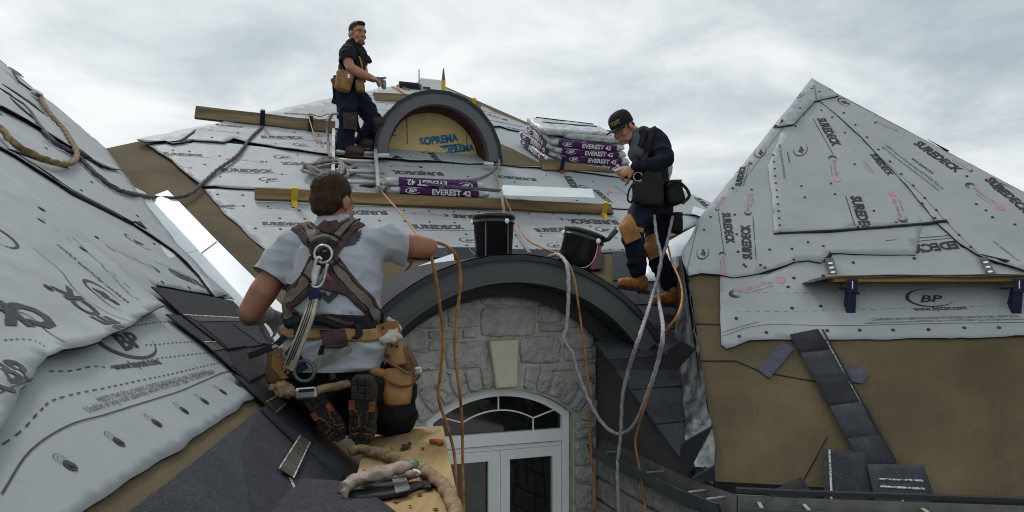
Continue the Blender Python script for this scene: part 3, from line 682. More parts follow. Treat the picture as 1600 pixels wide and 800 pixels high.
for x, y in ((1268, 140), (1280, 145), (1250, 170)): P.nail(x, y, .010)
P.done()
# felt overlap lines
bm = bmesh.new()
for q in ([(1082, 507), (1110, 508)], [(1094, 563), (1140, 563), (1180, 575)]): pass
bm.free()
patch('felt_lap', TOW, [(1096, 563), (1150, 563), (1190, 580), (1300, 600), (1300, 601), (1190, 582), (1150, 565), (1096, 565)], M_UNDERB, tower, h=.003, res=.3)
patch('felt_lap', TOW, [(1082, 505), (1126, 506), (1126, 507.5), (1083, 507)], M_UNDERB, tower, h=.003, res=.3)
patch('felt_lap', TOW, [(1294, 682), (1256, 751), (1254, 751), (1292, 682)], M_UNDERB, tower, h=.003, res=.3)

# ================================================================== stone wall, window and arched canopy
WB = -4.0
c_arc, r_out = circ3(WALL.ab(640, 447, .35), WALL.ab(815, 398, .35), WALL.ab(1000, 487, .35))
r_mid = r_out - .175
r_in = r_mid - .105
wa0, wa1 = WALL.ab(632, 560).x, WALL.ab(931, 600).x
wl, wr = WALL.ab(667, 700).x, WALL.ab(894, 690).x
wc = (wl + wr) / 2
crown = WALL.ab(790, 608).y; spring = (WALL.ab(668, 665).y + WALL.ab(893, 639).y) / 2
hw = (wr - wl) / 2; rise = crown - spring
wr_r = (hw * hw + rise * rise) / (2 * rise); wcen = V((wc, crown - wr_r)); wang = math.asin(hw / wr_r)
def wtop(a, g=0):                                    # height of the window arch at a
    d = (wr_r + g) ** 2 - (a - wc) ** 2; return wcen.y + math.sqrt(max(0, d))
stone_wall = empty('stone_wall', WALL.P(wc, -4.9), 'grey stone wall round the arched window under the curved canopy', 'wall')
bm = bmesh.new()
N = 30; top = lambda a: c_arc.y + math.sqrt(max(.0001, (r_in + .03) ** 2 - (a - c_arc.x) ** 2))
def slab(bm, fr, f0, f1, a0, a1, h0, h1, n):
    for i in range(n):
        x0, x1 = a0 + (a1 - a0) * i / n, a0 + (a1 - a0) * (i + 1) / n
        prism(bm, [fr.P(x0, f0(x0), h1), fr.P(x1, f0(x1), h1), fr.P(x1, f1(x1), h1), fr.P(x0, f1(x0), h1)], -fr.n * (h1 - h0))
slab(bm, WALL, lambda a: WB, top, wa0 - .3, wl - .002, -.25, 0, 4)
slab(bm, WALL, lambda a: wtop(a), top, wl - .002, wr + .002, -.25, 0, 22)
slab(bm, WALL, lambda a: WB, top, wr + .002, wa1, -.25, 0, 4)
obj('mortar_bed', bm, M_MORTAR, stone_wall)
def stone_poly(pts, seed, d=.016, m=M_STONE):
    """one rock-faced stone: outline in wall coordinates, uneven face standing proud of the joints"""
    rg = random.Random(seed); c = sum(pts, V((0, 0))) / len(pts); Q = []
    for i in range(len(pts)):
        a, b = pts[i], pts[(i + 1) % len(pts)]; n = max(2, int((b - a).length / .06))
        for k in range(n):
            q = a.lerp(b, k / n)
            if k == 0: q = q.lerp(c, .08)
            Q.append(q + V((rg.uniform(-1, 1), rg.uniform(-1, 1))) * .005)
    bm = bmesh.new(); rings = []
    for s, h in ((1.0, -.01), (1.0, d * .45), (.93, d * .85), (.72, d), (.4, d * 1.05)):
        rings.append([bm.verts.new(WALL.P(*(c + (q - c) * s), h + (rg.uniform(-1, 1) * .010 if h > .02 else 0))) for q in Q])
    for i in range(4):
        for k in range(len(Q)):
            f = bm.faces.new([rings[i][k], rings[i][(k + 1) % len(Q)], rings[i + 1][(k + 1) % len(Q)], rings[i + 1][k]])
    ctr = bm.verts.new(WALL.P(*c, d * 1.05 + rg.uniform(-.006, .006)))
    for k in range(len(Q)): bm.faces.new([rings[4][k], rings[4][(k + 1) % len(Q)], ctr])
    bmesh.ops.recalc_face_normals(bm, faces=bm.faces)
    return obj('stone', bm, m, stone_wall, smooth=True)
def rect(x0, y0, x1, y1):
    xm, ym = (x0 + x1) / 2, (y0 + y1) / 2; a0, a1 = WALL.ab(x0, ym).x, WALL.ab(x1, ym).x; b0, b1 = WALL.ab(xm, y1).y, WALL.ab(xm, y0).y
    return [V((a0, b0)), V((a1, b0)), V((a1, b1)), V((a0, b1))]
SR = [(651, 484, 696, 513), (699, 470, 746, 512), (750, 461, 836, 477), (750, 480, 836, 525), (839, 477, 878, 504), (841, 507, 880, 519), (881, 486, 926, 512), (622, 516, 666, 548),
      (669, 517, 718, 530), (722, 515, 744, 528), (669, 533, 692, 547), (696, 533, 763, 575), (622, 551, 688, 580), (812, 526, 875, 567), (880, 520, 928, 545), (880, 549, 930, 562),
      (842, 568, 900, 579), (625, 584, 660, 612), (697, 578, 745, 584)]
for i, q in enumerate(SR): stone_poly(rect(*q), i)
# voussoirs over the window
nv = 15
for i in range(nv):
    t0 = -wang - .16 + (2 * wang + .32) * i / nv; t1 = -wang - .16 + (2 * wang + .32) * (i + 1) / nv
    tm = (t0 + t1) / 2
    if abs(wcen.x + wr_r * math.sin(tm) - WALL.ab(790, 580).x) < .075: continue
    g = .012; ri, ro = wr_r + .015, wr_r + (.175 if i % 2 else .20)
    stone_poly([wcen + V((math.sin(t) * r, math.cos(t) * r)) for t, r in ((t0 + g / 2, ri), (t1 - g / 2, ri), (t1 - g / 2, ro), (t0 + g / 2, ro))], 60 + i, .020)
y = spring - .0
for i in range(10):
    hh = (.15, .19, .13, .2, .16, .18, .14, .17, .2, .16)[i]; b1 = spring - .06 - sum((.15, .19, .13, .2, .16, .18, .14, .17, .2, .16)[:i]); b0 = b1 - hh + .014
    o_ = .02 if i % 2 else 0
    stone_poly([V((wr + .02, b0)), V((wa1 - .01 - o_, b0)), V((wa1 - .01 - o_, b1)), V((wr + .02, b1))], 90 + i, .022)
    stone_poly([V((wa0 - .25, b0)), V((wl - .02, b0)), V((wl - .02, b1)), V((wa0 - .25, b1))], 110 + i, .022)
for i, (x0, y0, x1, y1) in enumerate(((902, 566, 930, 592), (904, 595, 930, 625))): stone_poly(rect(x0, y0, x1, y1), 130 + i, .03)
# keystone
bm = bmesh.new(); q = [WALL.ab(*p, .06) for p in ((776, 607), (808, 604), (810, 531), (765, 533))]
prism(bm, [WALL.P(*p, .065) for p in q], -WALL.n * .09); bmesh.ops.bevel(bm, geom=list(bm.edges), offset=.006, segments=2, affect='EDGES')
obj('keystone', bm, M_KEY, stone_wall)

# window
win = empty('arched_window', WALL.P(wc, -4.0, -.08), 'white framed arched window with two tall casements in the stone wall', 'window')
FH = -.05
def bar(bm, a0, b0, a1, b1, w, h0, h1):
    A, B = V((a0, b0)), V((a1, b1)); d = (B - A).normalized(); t = V((-d.y, d.x)) * w / 2
    prism(bm, [WALL.P(*q, h1) for q in (A - t, B - t, B + t, A + t)], WALL.n * (h0 - h1))
bm = bmesh.new(); arcband(bm, WALL, wcen, wr_r - .055, wr_r - .004, math.pi / 2 - wang + .03, math.pi / 2 + wang - .03, -.13, FH); obj('arched_head', bm, M_WHITE, win)
tb = (WALL.ab(670, 696, FH).y + WALL.ab(893, 676, FH).y) / 2
for sx in (-1, 1):
    bm = bmesh.new(); bar(bm, wc + sx * (hw - .03), WB, wc + sx * (hw - .03), spring + .01, .055, -.131, FH + .001); obj('jamb', bm, M_WHITE, win)
bm = bmesh.new(); bar(bm, wl + .06, tb, wr - .06, tb, .085, -.129, FH + .004); tr_ = obj('transom_bar', bm, M_WHITE, win)
bm = bmesh.new(); bar(bm, wl + .06, tb - .065, wr - .06, tb - .065, .03, -.128, FH - .012); obj('transom_trim', bm, M_WHITE, tr_)
bm = bmesh.new(); pb = [V((wl + .05, tb + .03)), V((wr - .05, tb + .03))] + [wcen + V((math.sin(t), math.cos(t))) * (wr_r - .04) for t in [wang * .93 * (1 - 2 * k / 16) for k in range(17)]]
prism(bm, [WALL.P(*p, FH - .035) for p in pb], -WALL.n * .01); obj('pane', bm, M_GLASS, win)
bm = bmesh.new(); mo = wtop(wc) - .05
lo = tb + .04; ih = lo + (mo - lo) * .60
Ra = [V((wc - .27, lo + (ih - lo) * .55)), V((wc, ih)), V((wc + .27, lo + (ih - lo) * .55))]; oc, orr = circ3(*Ra)
P_ = [oc + V((math.sin(t), math.cos(t))) * orr for t in [math.asin(.27 / orr) * (k / 8 - 1) for k in range(17)]]
for i in range(16): bar(bm, *P_[i], *P_[i + 1], .009, FH - .034, FH - .022)
tag(obj('curved_muntin', bm, M_WHITE, win), kind='stuff')
for A, B in ((Ra[0], V((Ra[0].x, lo - .02))), (Ra[2], V((Ra[2].x, lo - .02))), (Ra[1], V((wc, mo + .02))), (Ra[0], V((wc - .46, wtop(wc - .46) - .04))), (Ra[2], V((wc + .46, wtop(wc + .46) - .04)))):
    bm = bmesh.new(); bar(bm, *A, *B, .009, FH - .034, FH - .0235); obj('muntin', bm, M_WHITE, win)
for s in (-1, 1):
    a0, a1 = (wl + .06, wc - .012) if s < 0 else (wc + .012, wr - .06)
    bm = bmesh.new(); st = tb - .083
    for q in ((a0 + .035, WB, a0 + .035, st), (a1 - .035, WB, a1 - .035, st)): bar(bm, *q, .07, -.12, FH - .01)
    bar(bm, a0 + .07, st - .035, a1 - .07, st - .035, .0699, -.12, FH - .0102)
    sa = obj('sash', bm, M_WHITE, win)
    bm = bmesh.new(); add_box(bm, WALL.P((a0 + a1) / 2, (WB + st) / 2, -.095), U0, Z, WALL.n, a1 - a0 - .13, st - WB - .13, .01); obj('pane', bm, M_GLASS, sa)
bm = bmesh.new(); bar(bm, wc, WB, wc, tb - .082, .022, -.11, FH - .02); obj('mullion', bm, M_WHITE, win)

# canopy over the window
can = empty('arched_canopy', WALL.P(c_arc.x, c_arc.y, .2), 'curved dark grey eyebrow canopy over the arched stone window', 'canopy')
tA0, tA1 = math.acos(max(-1, min(1, (WALL.ab(1032, 530, .35).x - c_arc.x) / r_out))), math.pi - math.acos(max(-1, min(1, (c_arc.x - WALL.ab(588, 500, .35).x) / r_out)))
bm = bmesh.new(); arcband(bm, WALL, c_arc, r_mid, r_out - .03, tA0, tA1, .31, .35); obj('fascia', bm, M_FASC, can)
bm = bmesh.new(); arcband(bm, WALL, c_arc, r_mid - .008, r_mid + .012, tA0, tA1, .352, .362); obj('fascia_bead', bm, M_FASC, can)
bm = bmesh.new(); arcband(bm, WALL, c_arc, r_out - .035, r_out, tA0 - .005, tA1 + .005, .30, .372, n=11); obj('drip_edge', bm, M_DRIP, can)
bm = bmesh.new(); arcband(bm, WALL, c_arc, r_mid - .006, r_mid + .003, tA0, tA1, .06, .309); obj('soffit', bm, M_FRIEZE, can)
bm = bmesh.new(); arcband(bm, WALL, c_arc, r_in, r_mid - .008, tA0 + .03, tA1 - .03, .046, .10); arcband(bm, WALL, c_arc, r_in - .004, r_in + .010, tA0 + .03, tA1 - .03, .101, .112); obj('frieze', bm, M_FRIEZE, can)
bm = bmesh.new(); rg_ = []
for i in range(25):
    t = tA0 + (tA1 - tA0) * i / 24; p = WALL.P(c_arc.x + r_out * math.cos(t), c_arc.y + r_out * math.sin(t), .37)
    q = MAIN.O; hd = MAIN.n.dot(p - q); dirn = W0; run = max(.15, -hd / MAIN.n.dot(-dirn) if False else hd / -MAIN.n.dot(dirn))
    rg_.append([bm.verts.new(p + W0 * run * k / 4 + Z * .004) for k in range(5)])
for i in range(24):
    for k in range(4): bm.faces.new([rg_[i][k], rg_[i + 1][k], rg_[i + 1][k + 1], rg_[i][k + 1]])
obj('roof_membrane', bm, M_MEMB, can, smooth=True)
# step flashing along the left of the canopy
sf = [(596, 452), (625, 430), (655, 415), (682, 405), (706, 397)]
for i in range(4):
    (xa, ya), (xb, yb) = sf[i], sf[i + 1]
    o = patch('step_flashing', MAIN, [(xa, ya), (xb + 2, yb - 1), (xb + 6, yb + 20), (xa + 2, ya + 26)], M_METAL, h=.032 + .004 * i, res=.2, thick=.003)
    tag(o, 'bright step flashing piece, %s along the left foot of the canopy' % ('lowest', 'second from the bottom', 'third from the bottom', 'topmost')[i], 'flashing', 'step flashing beside the canopy')

# siding of the recess, gutter and lower stone
side = empty('side_wall', WALL.P(wa1, -2), 'dark siding under the shingled rake right of the stone wall', 'wall')
pA, pB = WALL.P(wa1, WALL.ab(932, 524).y), MAIN.W(1086, 735, -.02)
lowA, lowB = V((pA.x, pA.y, EYE.z - 1.06)), V((pB.x, pB.y, EYE.z - 1.06))
bm = bmesh.new(); sn = (pB - pA).cross(Z).normalized(); sn = -sn if sn.dot(EYE - pA) < 0 else sn
prism(bm, [pA, pB, lowB, lowA], -sn * .06); obj('siding', bm, M_SIDING, side)
bm = bmesh.new(); dr = (pB - pA).normalized(); upv = sn.cross(dr); upv = upv if upv.z > 0 else -upv
add_box(bm, (pA + pB) / 2 + sn * .012 - upv * .03, dr, upv, sn, (pB - pA).length, .03, .03); obj('rake_trim', bm, M_DRIP, side)
lw = empty('lower_wall', lowA - Z, 'shaded stone wall below the gutter right of the window', 'wall')
bm = bmesh.new(); prism(bm, [lowA - (lowB - lowA).normalized() * .35 + Z * .06 - sn * .05, lowA + Z * .06 - sn * .05, lowB - Z * .03 - sn * .05, lowB - Z * 4 - sn * .05, lowA - (lowB - lowA).normalized() * .35 - Z * 4 - sn * .05], -sn * .1); obj('mortar_bed', bm, M_MORTAR, lw)
ln = (lowB - lowA).length; fu = (lowB - lowA).normalized(); rg = random.Random(9); zz_ = -.12; FS = Frame(lowA - sn * .05, fu, Z)
for r_ in range(6):
    hh = rg.uniform(.14, .22); a = -.3
    while a < ln:
        wd = rg.uniform(.22, .45); bm = bmesh.new(); W_ = min(wd, ln - a) - .02
        if W_ > .05:
            add_box(bm, lowA - sn * .04 + fu * (a + W_ / 2) + Z * (zz_ - hh / 2), fu, Z, sn, W_, hh - .02, .06, bev=.012)
            for v in bm.verts: v.co += V((rg.uniform(-1, 1), rg.uniform(-1, 1), rg.uniform(-1, 1))) * .006
            obj('stone', bm, M_STONE, lw)
        a += wd
    zz_ -= hh
gp = [lowA + fu * .14, lowB + fu * .05, EYE + V((1.17, 3.98, -1.06)), EYE + V((1.45, 3.93, -1.06)), EYE + V((2.2, 3.83, -1.06)), EYE + V((3.6, 3.63, -1.06))]
def gutter(name, P, out, label):
    g = empty(name, P[0], label, 'gutter'); prof = [(0, .02), (0, -.10), (.09, -.11), (.115, -.06), (.135, -.01), (.122, -.012), (.10, -.055), (.082, -.098), (.008, -.09), (.008, .02)]
    bm = bmesh.new(); L_ = []
    for i, p in enumerate(P):
        d = ((P[min(i + 1, len(P) - 1)] - p).normalized() + (p - P[max(0, i - 1)]).normalized()); d = V((d.x, d.y, 0)).normalized(); s = d.cross(Z)
        s = s if s.dot(out) > 0 else -s
        L_.append([bm.verts.new(p + s * x + Z * z) for x, z in prof])
    for i in range(len(P) - 1):
        for k in range(len(prof) - 1):
            f = bm.faces.new([L_[i][k], L_[i][k + 1], L_[i + 1][k + 1], L_[i + 1][k]]); f.material_index = 1 if k > 4 else 0
    bmesh.ops.recalc_face_normals(bm, faces=bm.faces); obj('channel', bm, [M_GUT, M_GUTIN], g)
    for k, t in enumerate((.12, .35, .6, .85)):
        bm = bmesh.new(); i = min(len(P) - 2, int(t * (len(P) - 1))); p = P[i].lerp(P[i + 1], t * (len(P) - 1) - i); d = (P[i + 1] - P[i]).normalized(); s = d.cross(Z); s = s if s.dot(out) > 0 else -s
        add_box(bm, p + s * .066 + Z * -.008, s, d, Z, .11, .018, .004); obj('hanger_strap', bm, M_ALU, g)
    return g
gutter('gutter', gp[:3], sn + V((-.3, -.3, 0)), 'dark grey gutter sloping under the siding right of the stone wall')
gutter('gutter', gp[2:], V((0, -1, 0)), 'grey gutter along the eave of the brown tower roof')
bm = bmesh.new()
for i in range(2, 5):
    a, b = gp[i] + Z * .02, gp[i + 1] + Z * .02; d = (b - a).normalized()
    add_box(bm, (a + b) / 2 + V((0, .035, .018)), d, Z, d.cross(Z), (b - a).length, .022, .04)
obj('eave_drip_edge', bm, M_DRIP, tower)

# ================================================================== round-topped dormer
dc = MAIN.W(684, 246); DOR = Frame(dc, U0, Z)
q0, q1, q2 = DOR.ab(589, 205, .23), DOR.ab(683, 140, .23), DOR.ab(776, 208, .23)
dcn, dro = circ3(q0, q1, q2); dri = dro - .165
dor = empty('arched_dormer', dc, 'round topped dormer with grey hood and tan wrapped face on the main roof', 'dormer')
def archpts(r, lowL, lowR, n=28):
    P = [V((dcn.x - r, lowL))] + [dcn + V((-math.cos(t) * r, math.sin(t) * r)) for t in [math.pi * k / n for k in range(n + 1)]] + [V((dcn.x + r, lowR))]; return P
lowL, lowR = DOR.ab(600, 240, .22).y, DOR.ab(765, 252, .22).y
def archsolid(bm, ri, ro, h0, h1, n=28):
    a, b = archpts(ri, lowL, lowR, n), archpts(ro, lowL, lowR, n); L_ = [[bm.verts.new(DOR.P(*q, h)) for q, h in ((a[i], h0), (b[i], h0), (b[i], h1), (a[i], h1))] for i in range(len(a))]; fs = []
    for i in range(len(a) - 1):
        for k in range(4): fs.append(bm.faces.new([L_[i][k], L_[i][(k + 1) % 4], L_[i + 1][(k + 1) % 4], L_[i + 1][k]]))
    fs += [bm.faces.new(L_[0]), bm.faces.new(L_[-1])]; bmesh.ops.recalc_face_normals(bm, faces=fs)
bm = bmesh.new(); archsolid(bm, dri, dro - .03, .10, .22); obj('hood_fascia', bm, M_FASC2, dor)
bm = bmesh.new(); archsolid(bm, dro - .032, dro + .004, .06, .235, 11); obj('drip_edge', bm, M_DRIP, dor)
bm = bmesh.new(); archsolid(bm, dri - .03, dri + .02, -.12, .10); obj('soffit', bm, M_MAROON, dor)
bm = bmesh.new(); archsolid(bm, dro - .03, dro, -2.2, .06, 22); obj('barrel_roof', bm, M_MEMB, dor, smooth=False)
pl = archpts(dri + .01, lowL - .05, lowR - .05); bm = bmesh.new(); prism(bm, [DOR.P(*q, -.10) for q in pl], -DOR.n * .04); fb = obj('face_board', bm, M_TANW, dor)
class Flat:                                            # lettering on the plain face of the dormer
    def __init__(s, fr, h, o, mats): s.fr, s.h, s.o, s.mats, s.bm = fr, h, o, mats, bmesh.new()
    def text(s, t, A, B, hs=1, mi=0, shear=0, bold=.02):
        a, b = s.fr.ab(*A, s.h), s.fr.ab(*B, s.h); d = b - a; n = V((-d.y, d.x)) * hs; vs, fs, ar = glyphs(t, shear, bold)
        for f in fs:
            fc = s.bm.faces.new([s.bm.verts.new(s.fr.P(*(a + d * vs[i][0] + n * vs[i][1]), s.h)) for i in f]); fc.material_index = mi
    def quad(s, P, mi=0):
        f = s.bm.faces.new([s.bm.verts.new(s.fr.W(x, y, s.h)) for x, y in P]); f.material_index = mi
    def done(s, name='printed_lettering'): return tag(obj(name, s.bm, s.mats, s.o), kind='stuff')
T = Flat(DOR, -.094, fb, [M_BLUEINK, M_TANW])
T.text('SOPREMA', (657, 228), (717, 221), 1.15, 0, 0, .04); T.text('SOPREMA', (688, 240), (742, 236), 1.15, 0, 0, .04)
T.quad([(687, 228), (719, 224), (720, 226), (687, 230)]); T.quad([(700, 238), (731, 233), (731, 235), (700, 240)])
T.text('SOPREMA', (655, 172), (695, 168), 1.2); T.text('PREMA', (620, 212), (616, 180), 1.4)
T.done()
for P_ in (((690, 242), (730, 237), (758, 251), (745, 254), (700, 248)), ((615, 236), (640, 223), (687, 229), (700, 236), (690, 242), (660, 241), (632, 242))):
    bm = bmesh.new(); bm.faces.new([bm.verts.new(DOR.W(x, y, -.088)) for x, y in P_])
    obj('loose_wrap_flap', bm, M_TANW, fb)
for (x0, y0, x1, y1) in ((635, 185, 636, 225), (728, 180, 729, 225), (742, 190, 748, 225)):
    bm = bmesh.new(); bm.faces.new([bm.verts.new(DOR.W(x, y, -.096)) for x, y in ((x0, y0), (x1, y0), (x1 + 1, y1), (x0 + 1, y1))])
    obj('wrap_seam', bm, M_GRAIN, fb)
for i, q in enumerate((((590, 240), (608, 239), (608, 243), (590, 243)), ((757, 252), (772, 254), (771, 257), (756, 255)))):
    patch('foot_flashing', MAIN, q, M_METAL, dor, h=.10, res=.3, thick=.02)
# ================================================================== planks and roof brackets
def plank(label, A, B, m, h0=.03, hh=.15, th=.04, name='plank'):
    a, b = MAIN.W(*A, h0), MAIN.W(*B, h0); d = (b - a).normalized(); up = MAIN.n; fw = d.cross(up).normalized()
    t = empty(name, (a + b) / 2, label, 'plank'); bm = bmesh.new(); n = 14; L_ = []
    sec = [(-.5, 0), (.5, 0), (.5, .35), (.5, .7), (.5, 1), (-.5, 1)]
    for i in range(n + 1):
        p = a.lerp(b, i / n); w_ = V((noise.noise(p * 1.7), noise.noise(p * 1.9 + Z), noise.noise(p * 2.1))) * .006
        L_.append([bm.verts.new(p + fw * (x * th) + up * (z * hh) + w_ + V((noise.noise(p * 9 + Z * k), 0, noise.noise(p * 8 - Z * k))) * .002) for k, (x, z) in enumerate(sec)])
    for i in range(n):
        for k in range(6): bm.faces.new([L_[i][k], L_[i][(k + 1) % 6], L_[i + 1][(k + 1) % 6], L_[i + 1][k]])
    bm.faces.new(L_[0]); bm.faces.new(L_[-1]); bmesh.ops.recalc_face_normals(bm, faces=bm.faces)
    bmesh.ops.bevel(bm, geom=[e for e in bm.edges if e.calc_face_angle(0) > .6], offset=.003, segments=1, affect='EDGES')
    # local mesh axis along the plank so that the grain runs with it
    q = Matrix((d, fw, up)).transposed().to_4x4(); t.rotation_euler = q.to_euler(); qi = q.inverted()
    for v in bm.verts: v.co = qi @ (v.co - t.location)
    obj('board', bm, m, t, local=True)
    bm = bmesh.new(); rg = random.Random(len(label))
    for i in range(9):
        x = (rg.random() - .5) * (b - a).length * .95; z = hh * rg.uniform(.15, .85); r = rg.uniform(.008, .016)
        f = bm.faces.new([bm.verts.new(V((x + r * 1.5 * math.cos(k * .785), th / 2 + .0035, z + r * math.sin(k * .785)))) for k in range(8)])
    tag(obj('knots', bm, M_GRAIN, t, local=True), kind='stuff')
    return t, a, b, d, fw, up, hh, th
def bracket(label, pl, x, m, m2=None):
    t, a, b, d, fw, up, hh, th = pl; f = 0
    k = min(range(401), key=lambda i: abs(px_of(a.lerp(b, i / 400) + up * hh)[0] - x)); p = a.lerp(b, k / 400)
    o = empty('roof_bracket', p, label, 'bracket', None); w_ = .055
    bm = bmesh.new(); add_box(bm, p + fw * (th / 2 + .006) + up * (hh / 2), d, fw, up, w_, .006, hh + .02, bev=.002); obj('front_strap', bm, m, o)
    bm = bmesh.new(); add_box(bm, p + up * (hh + .014), d, fw, up, w_ - .002, th + .02, .006); obj('top_hook', bm, m, o)
    bm = bmesh.new(); pts = [p + fw * (th / 2 + .010) + up * .02, p + fw * (th / 2 + .10) - up * .026, p - fw * .05 - up * .026, p - fw * .02 - up * .004]; prism(bm, [q - d * (w_ / 2 - .004) for q in pts], d * (w_ - .008)); obj('foot', bm, m2 or m, o)
    bm = bmesh.new(); add_box(bm, p - fw * .20 - up * .022, d, fw, up, w_ * .8, .4, .004); obj('nailing_strap', bm, m, o)
    return o
def px_of(p):
    q = p - EYE; return (CX + q.x / q.y * F, HY - q.z / q.y * F)
lp = plank('long lower plank across the main roof behind the kneeling person', (398, 312), (958, 335), M_WOODX, hh=.118)
bracket('yellow roof bracket near the left end of the long lower plank', lp, 460, M_YEL); bracket('yellow roof bracket holding the right end of the long lower plank', lp, 945, M_YEL)
up_ = plank('weathered plank jutting past the left hip of the main roof', (304, 185), (523, 209), M_WOODD, hh=.17)
bracket('blue roof bracket on the weathered plank at the left hip', up_, 411, M_BLUE); bracket('dark roof bracket under the weathered plank beside the standing person', up_, 486, M_DRIP)
rp = plank('short weathered plank holding the stack of shingle bundles', (848, 266), (986, 271), M_WOODD, hh=.16)
bracket('blue roof bracket with a red foot below the shingle bundles', rp, 879, M_BLUE, M_REDP)
tp = plank('short plank high on the roof just left of the arched dormer', (587, 158), (662, 162), M_WOODD, hh=.15)
tq = plank('stub of plank sticking out behind the right of the arched dormer', (722, 168), (751, 172), M_WOODD, hh=.15)
bracket('yellow roof bracket on the plank stub behind the arched dormer', tq, 741, M_YEL)

# ================================================================== shingle bundles
def bundle_mesh(seed):
    """plastic-wrapped pack: pillowy box, 1 m long"""
    rg = random.Random(seed); bm = bmesh.new(); nx, ny, nz_ = 16, 6, 3; Lx, Ly, Lz = 1.0, .33, .085; g = {}
    for i in range(nx + 1):
        for j in range(ny + 1):
            for k in range(nz_ + 1):
                if 0 < i < nx and 0 < j < ny and 0 < k < nz_: continue
                x, y, z = i / nx * 2 - 1, j / ny * 2 - 1, k / nz_ * 2 - 1
                r = lambda u, v: 1 - .05 * max(0, abs(u) - .7) / .3 * abs(v) ** 6
                p = V((x * Lx / 2 * r(y, z), y * Ly / 2 * r(x, z), z * Lz / 2 * (1 - .22 * abs(y) ** 8 - .25 * abs(x) ** 14)))
                p += V((noise.noise(p * 9 + V((seed, 0, 0))), noise.noise(p * 11 + V((0, seed, 0))), noise.noise(p * 7 + V((0, 0, seed))))) * .008
                g[i, j, k] = bm.verts.new(p)
    def q(*ks):
        try: bm.faces.new([g[k] for k in ks])
        except (KeyError, ValueError): pass
    for i in range(nx):
        for j in range(ny):
            for k in (0, nz_): q((i, j, k), (i + 1, j, k), (i + 1, j + 1, k), (i, j + 1, k))
        for k in range(nz_):
            for j in (0, ny): q((i, j, k), (i + 1, j, k), (i + 1, j, k + 1), (i, j, k + 1))
    for j in range(ny):
        for k in range(nz_):
            for i in (0, nx): q((i, j, k), (i, j + 1, k), (i, j + 1, k + 1), (i, j, k + 1))
    bmesh.ops.recalc_face_normals(bm, faces=bm.faces); return bm
def make_bundle(seed):
    t = empty('shingle_bundle', (0, 0, 0)); w_ = obj('wrap', bundle_mesh(seed), M_WRAP, t, smooth=True, local=True)
    bm = bmesh.new(); x0, x1 = -.42, .38; sec = [(-.155, .048), (-.160, .036), (-.1735, .024), (-.1735, -.024), (-.160, -.036), (-.155, -.048)]; L_ = []
    for i in range(9):
        x = x0 + (x1 - x0) * i / 8; L_.append([bm.verts.new(V((x + .02 * noise.noise(V((z * 30, seed, 0))) * (i in (0, 8)), y - .003, z * .98))) for y, z in sec])
    for i in range(8):
        for k in range(5): bm.faces.new([L_[i][k], L_[i + 1][k], L_[i + 1][k + 1], L_[i][k + 1]])
    bmesh.ops.recalc_face_normals(bm, faces=bm.faces); lb = obj('label', bm, M_PURPLE, t, local=True)
    bm = bmesh.new()
    def tx(s, xa, xb, zc, hs, shear, bold=.02):
        vs, fs, ar = glyphs(s, shear, bold); W_ = xb - xa
        for f in fs: bm.faces.new([bm.verts.new(V((xa + W_ * vs[i][0], -.1805, zc + (vs[i][1] - ar / 2) * W_ * hs))) for i in f])
    tx('EVEREST 42', -.10, .30, -.001, .9, 0, .03); tx('BP', -.335, -.25, -.001, .6, .35, .03)
    for i in range(16):
        a0, a1 = R(50 + i * 18), R(50 + (i + 1) * 18); f = lambda a, k: V((-.293 + .075 * k * math.cos(a), -.1805, -.001 + .027 * k * math.sin(a))); bm.faces.new([bm.verts.new(p) for p in (f(a0, .86), f(a1, .86), f(a1, 1), f(a0, 1))])
    tag(obj('printed_lettering', bm, M_LETTER, lb, local=True), kind='stuff')
    return t
def place_bundle(o, p, x, y, z, label, group):
    x = x.normalized(); z = (z - x * z.dot(x)).normalized(); y = z.cross(x)
    o.location = p; o.rotation_euler = Matrix((x, y, z)).transposed().to_euler(); tag(o, label, 'shingle bundle', group)
protos = [make_bundle(1), make_bundle(2), make_bundle(3)]; used = set()
def bundle(p, x, z, label, group, k=0):
    o = protos[k] if k not in used else copy_tree(protos[k]); used.add(k); place_bundle(o, p, x, None, z, label, group)
mu, mv, mn = MAIN.u, MAIN.v, MAIN.n
G1 = 'shingle bundles stacked on the short plank'
bs = MAIN.W(928, 268, .03) + mv * .20
for i, (dx, k, lab) in enumerate(((.03, 1, None), (.0, 2, 'bundle with the purple label lowest in sight in the stack on the short plank'), (-.07, 0, 'second purple labelled bundle from the plank in the stack'), (-.12, 1, 'third purple labelled bundle from the plank, right under the white packs'))):
    if not lab: lab = 'shingle bundle at the bottom of the stack, mostly hidden behind the short plank'
    bundle(bs + mu * dx + mn * (.045 + .088 * i), mu + mv * .02 * (i % 3 - 1), mn, lab, G1, k)
for i, (dx, dv, dh, rz, lab) in enumerate(((.05, .03, .398, math.pi, 'long white wrapped bundle lying across the purple labelled ones'), (-.28, .05, .43, math.pi + .05, 'white bundle on top at the left of the stack, ends bent down'), (-.22, .36, .40, math.pi - .1, 'topmost white bundle at the back of the stack'), (-.05, .40, .315, math.pi, 'white bundle under the topmost one at the back of the stack'))):
    bundle(bs + mu * dx + mv * dv + mn * dh, mu * math.cos(rz) + mv * math.sin(rz), mn - mu * .05 * i, lab, G1, (i + 2) % 3)
for i in range(4):
    bundle(bs + mu * (-.47 + .015 * i) + mv * .36 + mn * (.05 + .085 * i), -mv + mu * .1 * math.sin(i * 2), mn + mu * .12, 'bundle seen end on at the left of the stack, %s of four' % ('lowest', 'second up', 'third up', 'topmost')[i], G1, i % 3)
